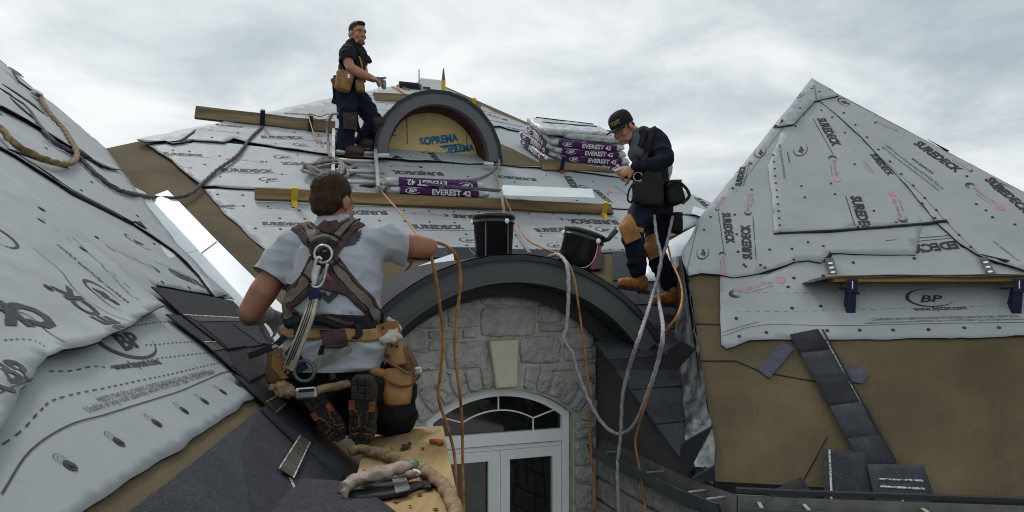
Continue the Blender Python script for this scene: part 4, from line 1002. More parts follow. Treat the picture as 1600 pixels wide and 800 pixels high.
zt = (mn * .25 + Z * .75).normalized(); yt = zt.cross(mu); Yp = MAIN.W(690, 322, .05).y + .12; b2 = at(690, 300.5, Yp) + yt * .17
for dh, dx, s, lab, k in ((0, 0, 1, 'purple labelled bundle showing its lettering just above the long lower plank', 0), (.080, -.05, -1, 'bundle with upside down lettering on top of the one above the long lower plank', 1)):
    bundle(b2 + zt * dh + mu * dx, mu * s, zt * s, lab, 'shingle bundles behind the lower plank', k)
bm = bmesh.new(); prism(bm, [MAIN.W(x, y, .27) for x, y in ((660, 285), (785, 296), (783, 300), (670, 290))], -mn * .006); tag(obj('shingle_strip', bm, M_SHIN3), 'black shingle strip lying over the bundles behind the lower plank', 'shingle')

# ================================================================== ladder
lad = empty('ladder', MAIN.W(555, 250), 'aluminium ladder lying on the roof under the standing person', 'ladder')
for A, B in (((584, 210), (591, 296)), ((521, 206), (520, 292))):
    bm = bmesh.new(); a, b = MAIN.W(*A, .07), MAIN.W(*B, .07); d = (b - a).normalized(); add_box(bm, (a + b) / 2, d, mn, d.cross(mn), (b - a).length, .085, .035, bev=.004); obj('rail', bm, M_ALU, lad)
for y in (215, 226, 238, 251, 267, 284):
    bm = bmesh.new(); tube(bm, [MAIN.W(520, y - 1, .07), MAIN.W(586, y + 2, .07)], .022, 10); obj('rung', bm, M_ALU, lad, smooth=True)

# ================================================================== ropes and cords
def lr(pts, fr, h): return [fr.W(x, y, h) for x, y in pts]
def ats(pts): return [at(x, y, min(d, 5.36 - (x - 930) * .0088) if x > 930 and y > 470 else d) for x, y, d in pts]
rope('rope', lr([(-30, 118), (0, 140), (40, 168), (60, 195), (85, 222), (120, 243), (150, 272), (180, 294), (205, 302)], LEFT, .045) + lr([(240, 308), (275, 309), (300, 301), (318, 285), (340, 265), (370, 243), (392, 215), (410, 198)], MAIN, .045), .0155, M_ROPED, 'dark grey rope running from the left roof across the valley to the weathered plank')
rope('rope', lr([(-30, 180), (0, 200), (20, 222), (50, 240), (80, 252), (100, 256), (115, 252), (120, 240), (112, 222), (98, 200), (80, 180), (68, 162), (62, 148)], LEFT, .06), .018, M_ROPEB, 'thick brown rope looped on the left roof')
for i in range(1):
    o = empty('rope_grab', LEFT.W(58, 145, .06), 'small metal rope grab at the top of the brown rope on the left roof', 'rope grab')
    bm = bmesh.new(); tube(bm, lr([(20, 112), (30, 128), (44, 138), (56, 146)], LEFT, .05), .010, 6); obj('cable', bm, M_ROPED, o)
    bm = bmesh.new(); c = LEFT.W(24, 112, .07); tube(bm, [c + LEFT.u * .11 * math.cos(t) + LEFT.v * .06 * math.sin(t) for t in [k * .524 for k in range(13)]], .007, 6); obj('ring', bm, M_STEEL, o)
    bm = bmesh.new(); add_box(bm, LEFT.W(58, 146, .07), LEFT.u, LEFT.v, LEFT.n, .12, .06, .05, bev=.012); obj('grab_body', bm, M_STEEL, o)
rg = random.Random(3); pile = []
for i in range(26):
    a = i * 2.15 + rg.uniform(-.4, .4); r = rg.uniform(.5, 1.0)
    pile.append(MAIN.W(516 + 42 * r * math.cos(a) - (8 if i % 3 else -4), 262 + 17 * r * math.sin(a), .03 + .004 * i))
rope('rope', [MAIN.W(528, 178, .5), MAIN.W(518, 180, .42), MAIN.W(512, 200, .25), MAIN.W(513, 225, .14), MAIN.W(517, 245, .12)] + pile, .014, M_ROPEG, 'grey rope heaped in a tangle on the roof left of the ladder')
rope('rope', lr([(538, 262), (560, 274), (600, 279), (640, 284), (690, 282), (740, 280), (765, 270), (776, 258), (779, 240)], MAIN, .04), .012, M_ROPEG, 'thin grey rope trailing from the tangle to the foot of the dormer')
rope('rope', lr([(776, 232), (780, 255), (776, 275), (780, 290)], MAIN, .08) + lr([(783, 300), (786, 318)], MAIN, .26) + ats([(790, 338, 7.0), (806, 362, 6.5), (815, 378, 6.2), (828, 396, 5.75)]), .013, M_ROPEG, 'grey rope hanging from the dormer past the purple bundle towards the black buckets')
rope('rope', ats([(858, 401, 5.55), (872, 398, 5.3), (884, 410, 5.08), (888, 430, 5.02), (888, 470, 5.02), (885, 510, 5.04), (881, 530, 5.05), (894, 552, 5.08), (902, 580, 5.1), (920, 625, 5.12), (942, 662, 5.12), (966, 678, 5.12), (990, 665, 5.15), (1010, 620, 5.25), (1029, 562, 5.4), (1036, 515, 5.55), (1029, 465, 5.7), (1030, 420, 5.8), (1042, 380, 5.9), (1051, 338, 5.98)]), .0118, M_ROPEW, 'pale twisted rope sagging in a loop from the canopy up to the black cap person')
rope('rope', ats([(1022, 336, 5.92), (1026, 370, 5.85), (1033, 408, 5.75), (1020, 460, 5.6), (1001, 520, 5.42), (982, 578, 5.3), (973, 620, 5.2), (970, 680, 5.08), (965, 728, 5.0), (966, 775, 4.98), (967, 840, 4.98)]), .0118, M_ROPEW, 'pale twisted rope dropping straight from the black cap person past the gutter')
rope('cord', lr([(596, 298), (602, 306)], MAIN, .22) + ats([(620, 326, 6.2), (636, 345, 5.2), (652, 366, 4.2), (668, 388, 3.55), (676, 410, 3.5), (684, 455, 3.6), (692, 520, 3.7), (690, 570, 3.75), (685, 620, 3.8), (697, 660, 3.85), (708, 700, 3.9), (712, 740, 3.9), (713, 840, 3.9)]), .0078, M_ORANGE, 'orange hose from the lower plank through the kneeling person\'s hand, left strand', laid=False)
rope('cord', ats([(664, 376, 3.5), (680, 378, 3.55), (700, 386, 3.62), (713, 400, 3.68), (719, 425, 3.72), (718, 460, 3.75), (712, 505, 3.8), (711, 555, 3.85), (718, 610, 3.9), (722, 660, 3.95), (723, 720, 4.0), (725, 840, 4.0)]), .0078, M_ORANGE, 'orange hose hanging beside the stone wall, right strand of the pair', laid=False)
rope('cord', lr([(788, 308), (793, 318)], MAIN, .22) + ats([(806, 345, 7.0), (822, 372, 6.3), (845, 386, 5.9), (870, 396, 5.5), (888, 412, 5.12), (898, 440, 5.06), (905, 485, 5.06), (911, 530, 5.1), (918, 590, 5.15), (921, 640, 5.2), (923, 700, 5.25), (929, 760, 5.28), (934, 840, 5.3)]), .0078, M_ORANGE, 'orange hose over the right of the canopy and down the stone wall', laid=False)
rope('cord', ats([(1044, 385, 5.85), (1050, 410, 5.6), (1060, 432, 5.2), (1066, 458, 5.0), (1060, 490, 5.5), (1036, 526, 5.35), (1026, 570, 5.25), (1014, 615, 5.15), (1000, 660, 5.0), (993, 690, 4.9), (998, 725, 4.85), (1006, 770, 4.8), (1012, 840, 4.8)]), .007, M_ORANGE, 'thin orange hose beside the shingled rake and over the gutter', laid=False)
rope('cord', lr([(476, 186), (482, 178), (500, 182), (512, 178), (520, 184), (498, 187), (484, 182), (486, 195), (493, 215), (505, 230)], MAIN, .20), .0065, M_ORANGE, 'orange cord bunched on the weathered plank beside the standing person', laid=False)
rope('cord', lr([(612, 135), (622, 140), (632, 146), (640, 150), (628, 143), (620, 133), (640, 140)], MAIN, .06), .009, M_ORANGE, 'orange cord lying near the peak left of the dormer', laid=False)

# ================================================================== buckets
def bucket(name, p, axis, h, r0, r1, label, red):
    t = empty(name, p, label, 'bucket', 'black buckets on the canopy'); q = V((0, 0, 1)).rotation_difference(axis.normalized()); t.rotation_euler = q.to_euler(); I = Matrix()
    bm = bmesh.new(); lathe(bm, [(.001, 0), (r0 - .006, 0), (r0, .006), (r0 + (r1 - r0) * .78, h * .78), (r1 + .004, h * .80), (r1 + .004, h * .83), (r1, h * .84), (r1, h * .9), (r1 + .007, h * .91), (r1 + .008, h - .004), (r1 + .003, h), (r1 - .006, h), (r1 - .008, h * .9), (r0 - .01, .02), (.001, .02)], I, 40); obj('shell', bm, M_BLACKP, t, smooth=False, local=True)
    for s in (-1, 1):
        bm = bmesh.new(); d = V((s * math.cos(.9 if s > 0 else .2), -math.sin(.9 if s > 0 else .2), 0)); m4 = Matrix.Translation(d * (r1 + .006) * (1 if s > 0 else 1) + Z * h * .82) @ Z.rotation_difference(d).to_matrix().to_4x4()
        lathe(bm, [(.001, .012), (.010, .012), (.018, .006), (.020, 0)], m4, 12); obj('handle_lug', bm, M_LETTER, t, local=True)
    bm = bmesh.new(); P_ = [V((-r1 * .98, -.03, h * .82)), V((-r1 - .03, -.06, h * .55)), V((-r1 * .95, -.11, h * .25)), V((-r1 * .3, -r1 - .03, h * .06)), V((r1 * .4, -r1 - .02, h * .10)), V((r1 * .72, -r1 * .8, h * .4)), V((r1 * .66, -r1 * .82, h * .82))] if red else [V((-r1 * .98, -.03, h * .82)), V((-r1 - .035, -.05, h * .5)), V((-r1 - .02, -.08, h * .2)), V((-r1 * .85, -.12, h * .05))]
    tube(bm, catmull(P_, 6), .003, 6); obj('bail_handle', bm, M_STEEL, t, local=True)
    if red:
        bm = bmesh.new(); g = []
        for i in range(7):
            a = -.72 + .5 * i / 6; g.append([bm.verts.new(V(((r0 + (r1 - r0) * z + .002) * math.cos(a), (r0 + (r1 - r0) * z + .002) * math.sin(a), h * z))) for z in (.14, .76)])
        for i in range(6): bm.faces.new([g[i][0], g[i + 1][0], g[i + 1][1], g[i][1]])
        lb = obj('red_label', bm, mat('label_red', (.50, .045, .07), .5, col2=(.36, .10, .12), vs=40), t, local=True)
        bm = bmesh.new(); tube(bm, [V((r1 * .55, 0, h * .8)), V((r1 + .02, .0, h * 1.0)), V((r1 + .06, 0, h * 1.28))], lambda k: .010 + .010 * (k > .45), 8); obj('brush_handle', bm, M_BLACKP, t, local=True)
    else:
        for a in (-1.95, -.75):
            bm = bmesh.new(); add_box(bm, V(((r0 + .012) * math.cos(a), (r0 + .012) * math.sin(a), h * .4)), V((math.cos(a), math.sin(a), 0)), V((-math.sin(a), math.cos(a), 0)), Z, .006, .010, h * .78); obj('drip_streak', bm, M_FASC2, t, local=True)
    return t
def on_canopy(x, y):
    p = EYE + V((x, y, 0)); a = WALL.loc(p).x; return V((p.x, p.y, EYE.z + c_arc.y + math.sqrt(r_out ** 2 - (a - c_arc.x) ** 2) + .006))
bucket('bucket', on_canopy(-.135, 5.65), Z + V((.0, .03, 0)), .315, .133, .152, 'upright black bucket standing on the crown of the canopy', False)
bucket('bucket', on_canopy(.437, 5.42), V((.29, .04, .95)), .285, .125, .145, 'tilted black bucket with a red label on the canopy', True)

# ================================================================== working platform in the foreground
pf = [at(578, 690, 3.28), at(694, 668, 3.42), at(722, 812, 2.12), at(480, 812, 2.02)]
pfn = (pf[1] - pf[0]).cross(pf[3] - pf[0]).normalized(); pfn = pfn if pfn.z > 0 else -pfn
PF = Frame(pf[0], (pf[1] - pf[0]), pfn.cross(pf[1] - pf[0]))
plat = empty('platform_plank', sum(pf, V()) / 4, 'wide pale plank under the kneeling person\'s boots beside the window', 'plank')
n_ = 12; bm = bmesh.new(); T_, B_ = [], []
top4 = [PF.ab(*q) for q in ((576, 670), (692, 666), (726, 830), (535, 830))]
for i in range(n_ + 1):
    a, b = top4[0].lerp(top4[3], i / n_), top4[1].lerp(top4[2], i / n_)
    T_.append([bm.verts.new(PF.P(*a.lerp(b, k / 5), .004 * nz(i * .3, k * .5, 1, 4))) for k in range(6)]); B_.append([bm.verts.new(PF.P(*a.lerp(b, k / 5), -.04)) for k in range(6)])
for i in range(n_):
    for k in range(5): bm.faces.new([T_[i][k], T_[i][k + 1], T_[i + 1][k + 1], T_[i + 1][k]]); bm.faces.new([B_[i][k], B_[i + 1][k], B_[i + 1][k + 1], B_[i][k + 1]])
    bm.faces.new([T_[i][0], T_[i + 1][0], B_[i + 1][0], B_[i][0]]); bm.faces.new([T_[i][5], B_[i][5], B_[i + 1][5], T_[i + 1][5]])
for k in range(5): bm.faces.new([T_[0][k], B_[0][k], B_[0][k + 1], T_[0][k + 1]]); bm.faces.new([T_[-1][k], T_[-1][k + 1], B_[-1][k + 1], B_[-1][k]])
bmesh.ops.recalc_face_normals(bm, faces=bm.faces); obj('board', bm, M_WOODY, plat)
bm = bmesh.new()
for (x, y, r) in ((634, 698, 8), (640, 692, 4), (628, 701, 4), (618, 782, 5), (655, 772, 4), (660, 700, 3), (680, 795, 4), (612, 700, 2), (590, 715, 3), (640, 790, 3), (570, 735, 3)):
    P_ = [(x + r * (1 + .4 * math.sin(k * 2.3 + x)) * math.cos(k * .628), y + r * .45 * (1 + .4 * math.cos(k * 1.7 + y)) * math.sin(k * .628)) for k in range(10)]
    bm.faces.new([bm.verts.new(PF.W(*p, .0055)) for p in P_])
tag(obj('knots', bm, M_GRAIN, plat), kind='stuff')
bm = bmesh.new(); c_ = PF.W(690, 760, -.04)
prism(bm, [PF.W(672, 720, -.045), PF.W(672, 735, -.045), PF.W(672, 735, -.045) - Z * .5, PF.W(672, 720, -.045) - Z * .5], V((.04, 0, 0))); obj('support_block', bm, M_WOODD, plat)
patch('membrane_flap', PF, [(400, 760), (470, 748), (528, 752), (548, 758), (575, 768), (626, 806), (650, 840), (380, 840)], M_SHIN, left_roof, h=.012, res=.05, amp=.002, seed=9, thick=.006, ridge=0, reg=False)
oc_ = empty('clamp', at(682, 690, 3.2), 'small orange clamp with a black hook on the plank edge by the window', 'clamp')
bm = bmesh.new(); P_ = [PF.W(*q, .012) for q in ((672, 690), (683, 689), (690, 692))]; tube(bm, P_, .011, 6); obj('clip', bm, mat('clamp_orange', (.50, .13, .04), .5, var=.3, vs=30), oc_)
bm = bmesh.new(); p = PF.W(690, 692, .012); tube(bm, [p, p + V((.006, 0, -.05)), p + V((.012, 0, -.10)), p + V((.0, 0, -.112))], .006, 6); obj('hook', bm, M_DRIP, oc_)
rope('rope', [PF.W(548, 704, .03), PF.W(565, 703, .022), PF.W(590, 708, .022), PF.W(615, 715, .022), PF.W(645, 725, .022), PF.W(672, 742, .022), PF.W(692, 758, .022), PF.W(704, 778, .024), PF.W(711, 800, .02), PF.W(714, 840, .02)], .0185, M_ROPEB, 'thick worn brown rope lying across the pale platform plank')
# kneeling pad, strap, gloves
kp = empty('kneeling_pad', PF.W(580, 765, .01), 'black kneeling pad with a strap lying on the platform plank under the gloves', 'pad')
def slabpf(px, h0, h1, m, name, par, bev=.003):
    bm = bmesh.new(); prism(bm, [PF.W(x, y, h1) for x, y in px], -PF.n * (h1 - h0)); bmesh.ops.bevel(bm, geom=[e for e in bm.edges], offset=bev, segments=1, affect='EDGES'); return obj(name, bm, m, par)
M_PAD = mat('pad_rubber', (.035, .038, .038), .75, var=.4, vs=20, bump=.002, bs=50)
slabpf([(527, 768), (530, 752), (580, 748), (635, 740), (640, 765), (605, 772), (560, 776)], .006, .020, M_PAD, 'pad', kp)
slabpf([(612, 747), (634, 743), (641, 763), (618, 769)], .021, .026, mat('pad_tape', (.20, .21, .21), .4, var=.4, vs=40), 'tape_patch', kp, .001)
for q in ([(638, 760), (652, 754), (688, 750), (702, 756), (710, 770), (702, 768), (688, 757), (655, 761), (640, 767)],): slabpf(q, .004, .009, M_BLACKP, 'strap', kp, .001)
slabpf([(660, 751), (672, 750), (674, 760), (662, 761)], .010, .016, M_BLACKP, 'buckle', kp, .001)

# ================================================================== tower roof: jack board, shingles, offcuts
tj = TOW.W(1292, 448); tje = TOW.W(1600, 432); jd = UT; jo = -WT
jl = (tje - tj).length
jb = empty('jack_board', (tj + tje) / 2, 'wooden board on blue jacks across the sheet of the tower roof', 'board')
bm = bmesh.new(); add_box(bm, (tj + tje) / 2 + jo * .11 + Z * .02, jd, jo, Z, jl, .20, .046, bev=.004)
q = Matrix((jd, jo, jd.cross(jo))).transposed().to_4x4(); obj('plank', bm, mat('jack_board_wood', (.42, .27, .10), .75, col2=(.25, .15, .05), vs=14, stretch=(.08, 1, 1), bump=.001, bs=60), jb)
for k in range(3):
    bm = bmesh.new(); L_ = []
    for i in range(13):
        x = -.16 + (jl + .16) * i / 12; sag = .03 * math.sin(min(1, i / 3) * 1.57) - .028; z = .0555 + .006 * k - .035 * (1 - min(1, i / 2)) ** 2 + .004 * math.sin(i * 1.3 + k)
        L_.append([bm.verts.new(tj + jd * (x + .02 * k * (i == 0)) + jo * y + Z * (z + w_)) for y, w_ in ((-.04, 0), (.203 + .006 * math.sin(i + k), 0), (.203 + .006 * math.sin(i + k), .005), (-.04, .005))])
    for i in range(12):
        for j in range(4): bm.faces.new([L_[i][j], L_[i][(j + 1) % 4], L_[i + 1][(j + 1) % 4], L_[i + 1][j]])
    bm.faces.new(L_[0]); bm.faces.new(L_[-1]); bmesh.ops.recalc_face_normals(bm, faces=bm.faces)
    o = obj('shingle', bm, (M_SHIN2, mat('shingle_underside_grey', (.17, .165, .155), .9, var=.3, vs=20), M_SHIN2)[k]); tag(o, ('lowest', 'middle', 'uppermost')[k] + ' of the flat shingles laid on the jack board of the tower roof', 'shingle', 'shingles on the jack board')
for i, x in enumerate((.10, jl - .17)):
    o = empty('roof_jack', tj + jd * x, ('blue roof jack under the left end of the jack board', 'blue roof jack under the right end of the jack board')[i], 'bracket'); p = tj + jd * x
    bm = bmesh.new(); add_box(bm, p + jo * .219 + Z * .004, jd, jo, Z, .065, .006, .085, bev=.001); obj('front_lip', bm, M_BLUE, o)
    bm = bmesh.new(); add_box(bm, p + jo * .11 - Z * .010, jd, jo, Z, .062, .214, .006); obj('arm', bm, M_BLUE, o)
    bm = bmesh.new(); prism(bm, [p + jo * .214 - Z * .012 - jd * .028, p + jo * .175 - Z * .012 - jd * .028, p + jo * .10 - Z * .175 - jd * .028, p + jo * .19 - Z * .18 - jd * .028], jd * .056); obj('brace', bm, M_BLUE, o)
    bm = bmesh.new(); add_box(bm, p + jo * .216 + Z * .01 + jo * .008, jd, jo, Z, .006, .004, .05); obj('pin', bm, M_LETTER, o)
    st = [p + TOW.v * .03 + TOW.n * .034, p + TOW.v * .24 + TOW.n * .038]; bm = bmesh.new(); add_box(bm, (st[0] + st[1]) / 2 + jd * (-.05), jd, TOW.v, TOW.n, .055, .22, .004); sp = obj('nailing_strap', bm, mat('jack_grey', (.10, .115, .14), .5, var=.4, vs=30), o)
    for k in range(3):
        bm = bmesh.new(); c = p + TOW.v * (.10 + .045 * k) + TOW.n * .0405 + jd * (-.05); f = bm.faces.new([bm.verts.new(c + jd * (.017 * math.cos(t) + .006 * math.sin(t)) + TOW.v * .010 * math.sin(t)) for t in [j * .628 for j in range(10)]]); obj('slot', bm, M_LETTER, sp)
hs = empty('hip_shingle_strip', TOW.W(1310, 620), 'long dark strip of hip shingles lying on the brown tower felt', 'shingle strip')
xl = lambda y: 1235 + (y - 523) * (1325 - 1235) / (685 - 523); xr = lambda y: 1282 + (y - 514) * (1402 - 1282) / (722 - 514)
ys = [(523, 514), (552, 547), (592, 587), (635, 628), (685, 679), (730, 722)]
for i in range(5):
    (a0, b0), (a1, b1) = ys[i], ys[i + 1]
    patch('shingle_tab', TOW, [(xl(a0) - 1, a0), (xr(b0) - 4, b0), (xr(b1) - 3, b1 + 2), (xl(a1) - 1, a1 + 2)], (M_SHIN3, M_SHIN2, M_SHIN3, M_SHIN2, M_SHIN)[i], hs, h=.034 + .006 * i, res=.06, amp=.002, seed=70 + i, thick=.007, ridge=0)
patch('release_tape', TOW, [(1281, 515), (1284, 515), (1396, 722), (1391, 722)], M_CHALK, hs, res=.05, dr=.004, thick=.002, reg=False)
patch('edge_backing', TOW, [(1284, 514), (1287, 515), (1402, 722), (1397, 722)], M_SHIN3, hs, h=.042, res=.3, thick=.006)
LAV = mat('shingle_back_lavender', (.085, .085, .125), .85, var=.3, vs=15, bump=.001, bs=90)
for i, (q, lab) in enumerate((([(1184, 577), (1219, 535), (1236, 540), (1240, 546), (1202, 591)], 'lavender backed shingle offcut under the left of the hip strip'), ([(1318, 568), (1346, 576), (1358, 583), (1347, 599), (1330, 596), (1322, 590)], 'lavender backed shingle offcut at the right of the hip strip'))):
    tag(patch('shingle_offcut', TOW, q, LAV, h=.012, res=.3, thick=.006), lab, 'shingle')
for i, (q, lab, m, h) in enumerate((([(1285, 703), (1320, 706), (1352, 709), (1362, 760), (1370, 812), (1288, 812)], 'dark shingle with a white edge line lying over the eave', M_SHIN, .062), ([(1354, 727), (1442, 728), (1456, 770), (1464, 812), (1372, 812), (1364, 770)], 'dark shingle with two white lines at the foot of the hip strip', M_SHIN2, .070), ([(1194, 786), (1210, 766), (1251, 746), (1268, 770), (1284, 790), (1284, 812), (1195, 812)], 'black folded shingle sticking out of the gutter', M_SHIN3, .05))):
    o = patch('shingle', TOW, q, m, h=h, res=.05, amp=.006, seed=84 + i, thick=.008, ridge=0); tag(o, lab, 'shingle')
    for b in (([(1290, 704), (1293, 704), (1298, 800), (1294, 800)],), ([(1366, 760), (1450, 763), (1450, 766), (1366, 762)], [(1370, 771), (1452, 776), (1452, 779), (1370, 774)]), ())[i]: patch('release_tape', TOW, b, M_CHALK, o, res=.04, dr=.003, thick=.001, reg=False)
tag(patch('plastic_sheet', TOW, [(1384, 800), (1411, 781), (1436, 806), (1440, 830), (1380, 830)], mat('white_plastic', (.78, .82, .82), .35, var=.05, vs=5), h=.10, res=.3, thick=.004), 'small white sheet corner at the bottom on the dark shingles', 'sheet')
for i, (q, Y, lab) in enumerate((([(1042, 548), (1064, 532), (1088, 546), (1056, 580), (1046, 574)], (5.1, 4.95), 'curled black shingle offcut stuck on the dirty valley metal'), ([(1064, 694), (1114, 666), (1109, 676), (1074, 742), (1062, 728)], (4.25, 4.15), 'torn black shingle offcut hanging at the foot of the valley metal'), ([(1082, 748), (1117, 728), (1117, 754)], (4.1, 4.1), 'triangular black offcut at the eave below the valley metal'))):
    bm = bmesh.new(); pts = [at(x, y, Y[0] + (Y[1] - Y[0]) * (x - q[0][0]) / 45) for x, y in q]; prism(bm, pts, V((.0, .012, .004))); tag(obj('shingle_offcut', bm, M_SHIN3), lab, 'shingle')

# ================================================================== things at the peak
rl = empty('roofing_roll', MAIN.W(630, 134, .1), 'dark roll lying at the peak of the main roof', 'roll')
bm = bmesh.new(); a, b = MAIN.W(624, 133, .07), MAIN.W(653, 136, .07); tube(bm, [a, b], .065, 14); obj('roll', bm, M_MEMB, rl)
bm = bmesh.new(); tube(bm, [b, b + (b - a).normalized() * .05], .05, 10); obj('core', bm, M_WOODD, rl)
bg = empty('material_carton', MAIN.W(670, 139, .0), 'white carton with yellow end flaps standing at the peak', 'carton')
c = MAIN.W(670, 141, .0) ; bm = bmesh.new(); add_box(bm, c + Z * .03, U0, W0, Z, .36, .3, .24, bev=.01); obj('carton', bm, M_LETTER, bg)
bm = bmesh.new(); add_box(bm, c + Z * .03 + U0 * .21, U0, W0, Z, .07, .29, .24, bev=.005); obj('end_flap', bm, M_YEL, bg)
bm = bmesh.new(); add_box(bm, c - Z * .02 - U0 * .08 - W0 * .153, U0, W0, Z, .12, .006, .06); obj('label', bm, M_PURPLE, bg)
for s, hgt in ((-.19, .30), (.225, .26)):
    bm = bmesh.new(); p = c + U0 * s - W0 * .1; prism(bm, [p - U0 * .035 + Z * .13, p + U0 * .035 + Z * .13, p + U0 * .006 + Z * (hgt + .1), p - U0 * .006 + Z * (hgt + .1)] if s > 0 else [p - U0 * .01 - Z * .1, p + U0 * .01 - Z * .1, p + U0 * .008 + Z * hgt, p - U0 * .008 + Z * hgt], W0 * .02); obj('stake', bm, M_WOODD if s > 0 else M_ALU, bg)
# ================================================================== people
def limb(bm, pts, rad, side=None, seg=14):
    """closed, tapering, elliptical limb through pts; rad = radius or (side, depth) per point"""
    pts = [V(p) for p in pts]; rad = [(r, r) if not isinstance(r, tuple) else r for r in rad]
    C = []; n = len(pts)
    def tan(i): return (pts[min(i + 1, n - 1)] - pts[max(i - 1, 0)]).normalized()
    t0, t1 = (pts[1] - pts[0]).normalized(), (pts[-1] - pts[-2]).normalized()
    for k in (.97, .8, .5, .2): C.append((pts[0] - t0 * (sum(rad[0]) / 2 * k), rad[0], math.sqrt(1 - k * k), t0))
    for i in range(n): C.append((pts[i], rad[i], 1, tan(i)))
    for k in (.2, .5, .8, .97): C.append((pts[-1] + t1 * (sum(rad[-1]) / 2 * k), rad[-1], math.sqrt(1 - k * k), t1))
    rings = []; sd = V(side) if side is not None else None
    for p, (ra, rb), s, t in C:
        if sd is None: sd = t.orthogonal()
        a = sd - t * sd.dot(t); a = a.normalized() if a.length > 1e-4 else t.orthogonal().normalized(); b = t.cross(a)
        if side is None: sd = a
        rings.append([bm.verts.new(p + a * (ra * s * math.cos(2 * math.pi * k / seg)) + b * (rb * s * math.sin(2 * math.pi * k / seg))) for k in range(seg)])
    for i in range(len(rings) - 1):
        for k in range(seg): bm.faces.new([rings[i][k], rings[i][(k + 1) % seg], rings[i + 1][(k + 1) % seg], rings[i + 1][k]])
    bm.faces.new(rings[0][::-1]); bm.faces.new(rings[-1])
def ell(bm, c, M3, r, seg=16):
    """ellipsoid with axes M3 (columns)"""
    c = V(c); rings = []
    for i in range(1, 10):
        z = -math.cos(math.pi * i / 10); s = math.sin(math.pi * i / 10)
        rings.append([bm.verts.new(c + M3 @ V((r[0] * s * math.cos(2 * math.pi * k / seg), r[1] * s * math.sin(2 * math.pi * k / seg), r[2] * z))) for k in range(seg)])
    for i in range(8):
        for k in range(seg): bm.faces.new([rings[i][k], rings[i][(k + 1) % seg], rings[i + 1][(k + 1) % seg], rings[i + 1][k]])
    bm.faces.new(rings[0][::-1]); bm.faces.new(rings[-1])
BV = {}
def skin(name, bm, vox, m, parent, it=4, disp=None, cuts=()):
    """fuse overlapping closed shapes into one continuous surface"""
    bmesh.ops.recalc_face_normals(bm, faces=bm.faces)
    me = bpy.data.meshes.new('tmp'); bm.to_mesh(me); bm.free(); o = bpy.data.objects.new('tmp', me); COL.objects.link(o)
    md = o.modifiers.new('r', 'REMESH'); md.mode = 'VOXEL'; md.voxel_size = vox
    dg = bpy.context.evaluated_depsgraph_get(); m2 = bpy.data.meshes.new_from_object(o.evaluated_get(dg))
    b2 = bmesh.new(); b2.from_mesh(m2); bpy.data.objects.remove(o); bpy.data.meshes.remove(me); bpy.data.meshes.remove(m2)
    for _ in range(it): bmesh.ops.smooth_vert(b2, verts=b2.verts, factor=.5, use_axis_x=True, use_axis_y=True, use_axis_z=True)
    b2.normal_update()
    if disp:
        ds = [disp(v.co, v.normal) for v in b2.verts]; ns = [v.normal.copy() for v in b2.verts]
        for v, d, n_ in zip(b2.verts, ds, ns): v.co += n_ * d
    for p, n_, rad in cuts:                           # open hems: cut the cloth off square beyond a plane
        p, n_ = V(p), V(n_).normalized(); fs = [f for f in b2.faces if (f.calc_center_median() - p).length < rad]
        g = list({v for f in fs for v in f.verts} | {e for f in fs for e in f.edges} | set(fs))
        bmesh.ops.bisect_plane(b2, geom=g, plane_co=p, plane_no=n_, clear_outer=True)
    BV[name] = BVHTree.FromBMesh(b2)
    return obj(name, b2, m, parent, smooth=True)
def folds(amp, sc=7, st=(1, 1, 1), seed=0):
    def f(p, n):
        q = V((p.x * st[0], p.y * st[1], p.z * st[2])) * sc + V((seed, 0, 0)); q += V((noise.noise(q * .5), noise.noise(q * .5 + Z * 9), 0)) * .8
        r = 1 - abs(noise.noise(q)); return amp * ((r ** 4) * 1.6 - .8 + .4 * noise.noise(q * 2.3))
    return f
def basis(f, up=Z):
    f = V(f).normalized(); x = f.cross(up).normalized(); z = x.cross(f); return Matrix((x, f, z)).transposed()
def head_shapes(bm, c, B, s=1.0):
    c = V(c); E = lambda p, r: ell(bm, c + B @ (V(p) * s), B, [q * s for q in r])
    Lm = lambda P, r: limb(bm, [c + B @ (V(p) * s) for p in P], [q * s for q in r])
    E((0, -.012, .03), (.074, .096, .088)); E((0, .032, -.03), (.060, .062, .080)); E((0, .040, -.082), (.046, .046, .034)); E((0, .072, -.102), (.022, .018, .017))
    Lm([(0, .090, .004), (0, .112, -.030)], [.008, .014]); E((.012, .10, -.034), (.009, .010, .007)); E((-.012, .10, -.034), (.009, .010, .007))
    Lm([(-.042, .072, .024), (0, .088, .022), (.042, .072, .024)], [.012, .013, .012])
    for k in (-1, 1): E((k * .036, .062, -.034), (.024, .024, .022)); E((k * .077, -.008, -.012), (.010, .022, .032)); Lm([(k * .052, .0, -.07), (k * .038, .05, -.09)], [.02, .02])
    Lm([(-.022, .084, -.062), (0, .094, -.060), (.022, .084, -.062)], [.007, .009, .007]); Lm([(-.018, .084, -.074), (0, .092, -.075), (.018, .084, -.074)], [.007, .009, .007])
M_SKIN = mat('skin_tanned', (.32, .15, .092), .5, col2=(.24, .10, .06), vs=9, bump=.0012, bs=140, spec=.35)
M_SKIN2 = mat('skin_fair', (.40, .20, .125), .5, col2=(.33, .14, .085), vs=20, spec=.4)
M_HAIR = mat('hair_brown', (.045, .024, .013), .55, col2=(.022, .012, .007), vs=60, stretch=(1, 1, .3), bump=.006, bs=120, spec=.12)
M_EYEW = mat('eye_white', (.42, .38, .35), .4); M_EYED = mat('eye_dark', (.02, .015, .012), .2); M_LIP = mat('lip', (.27, .09, .07), .5); M_TOOTH = mat('teeth', (.7, .68, .62), .3)
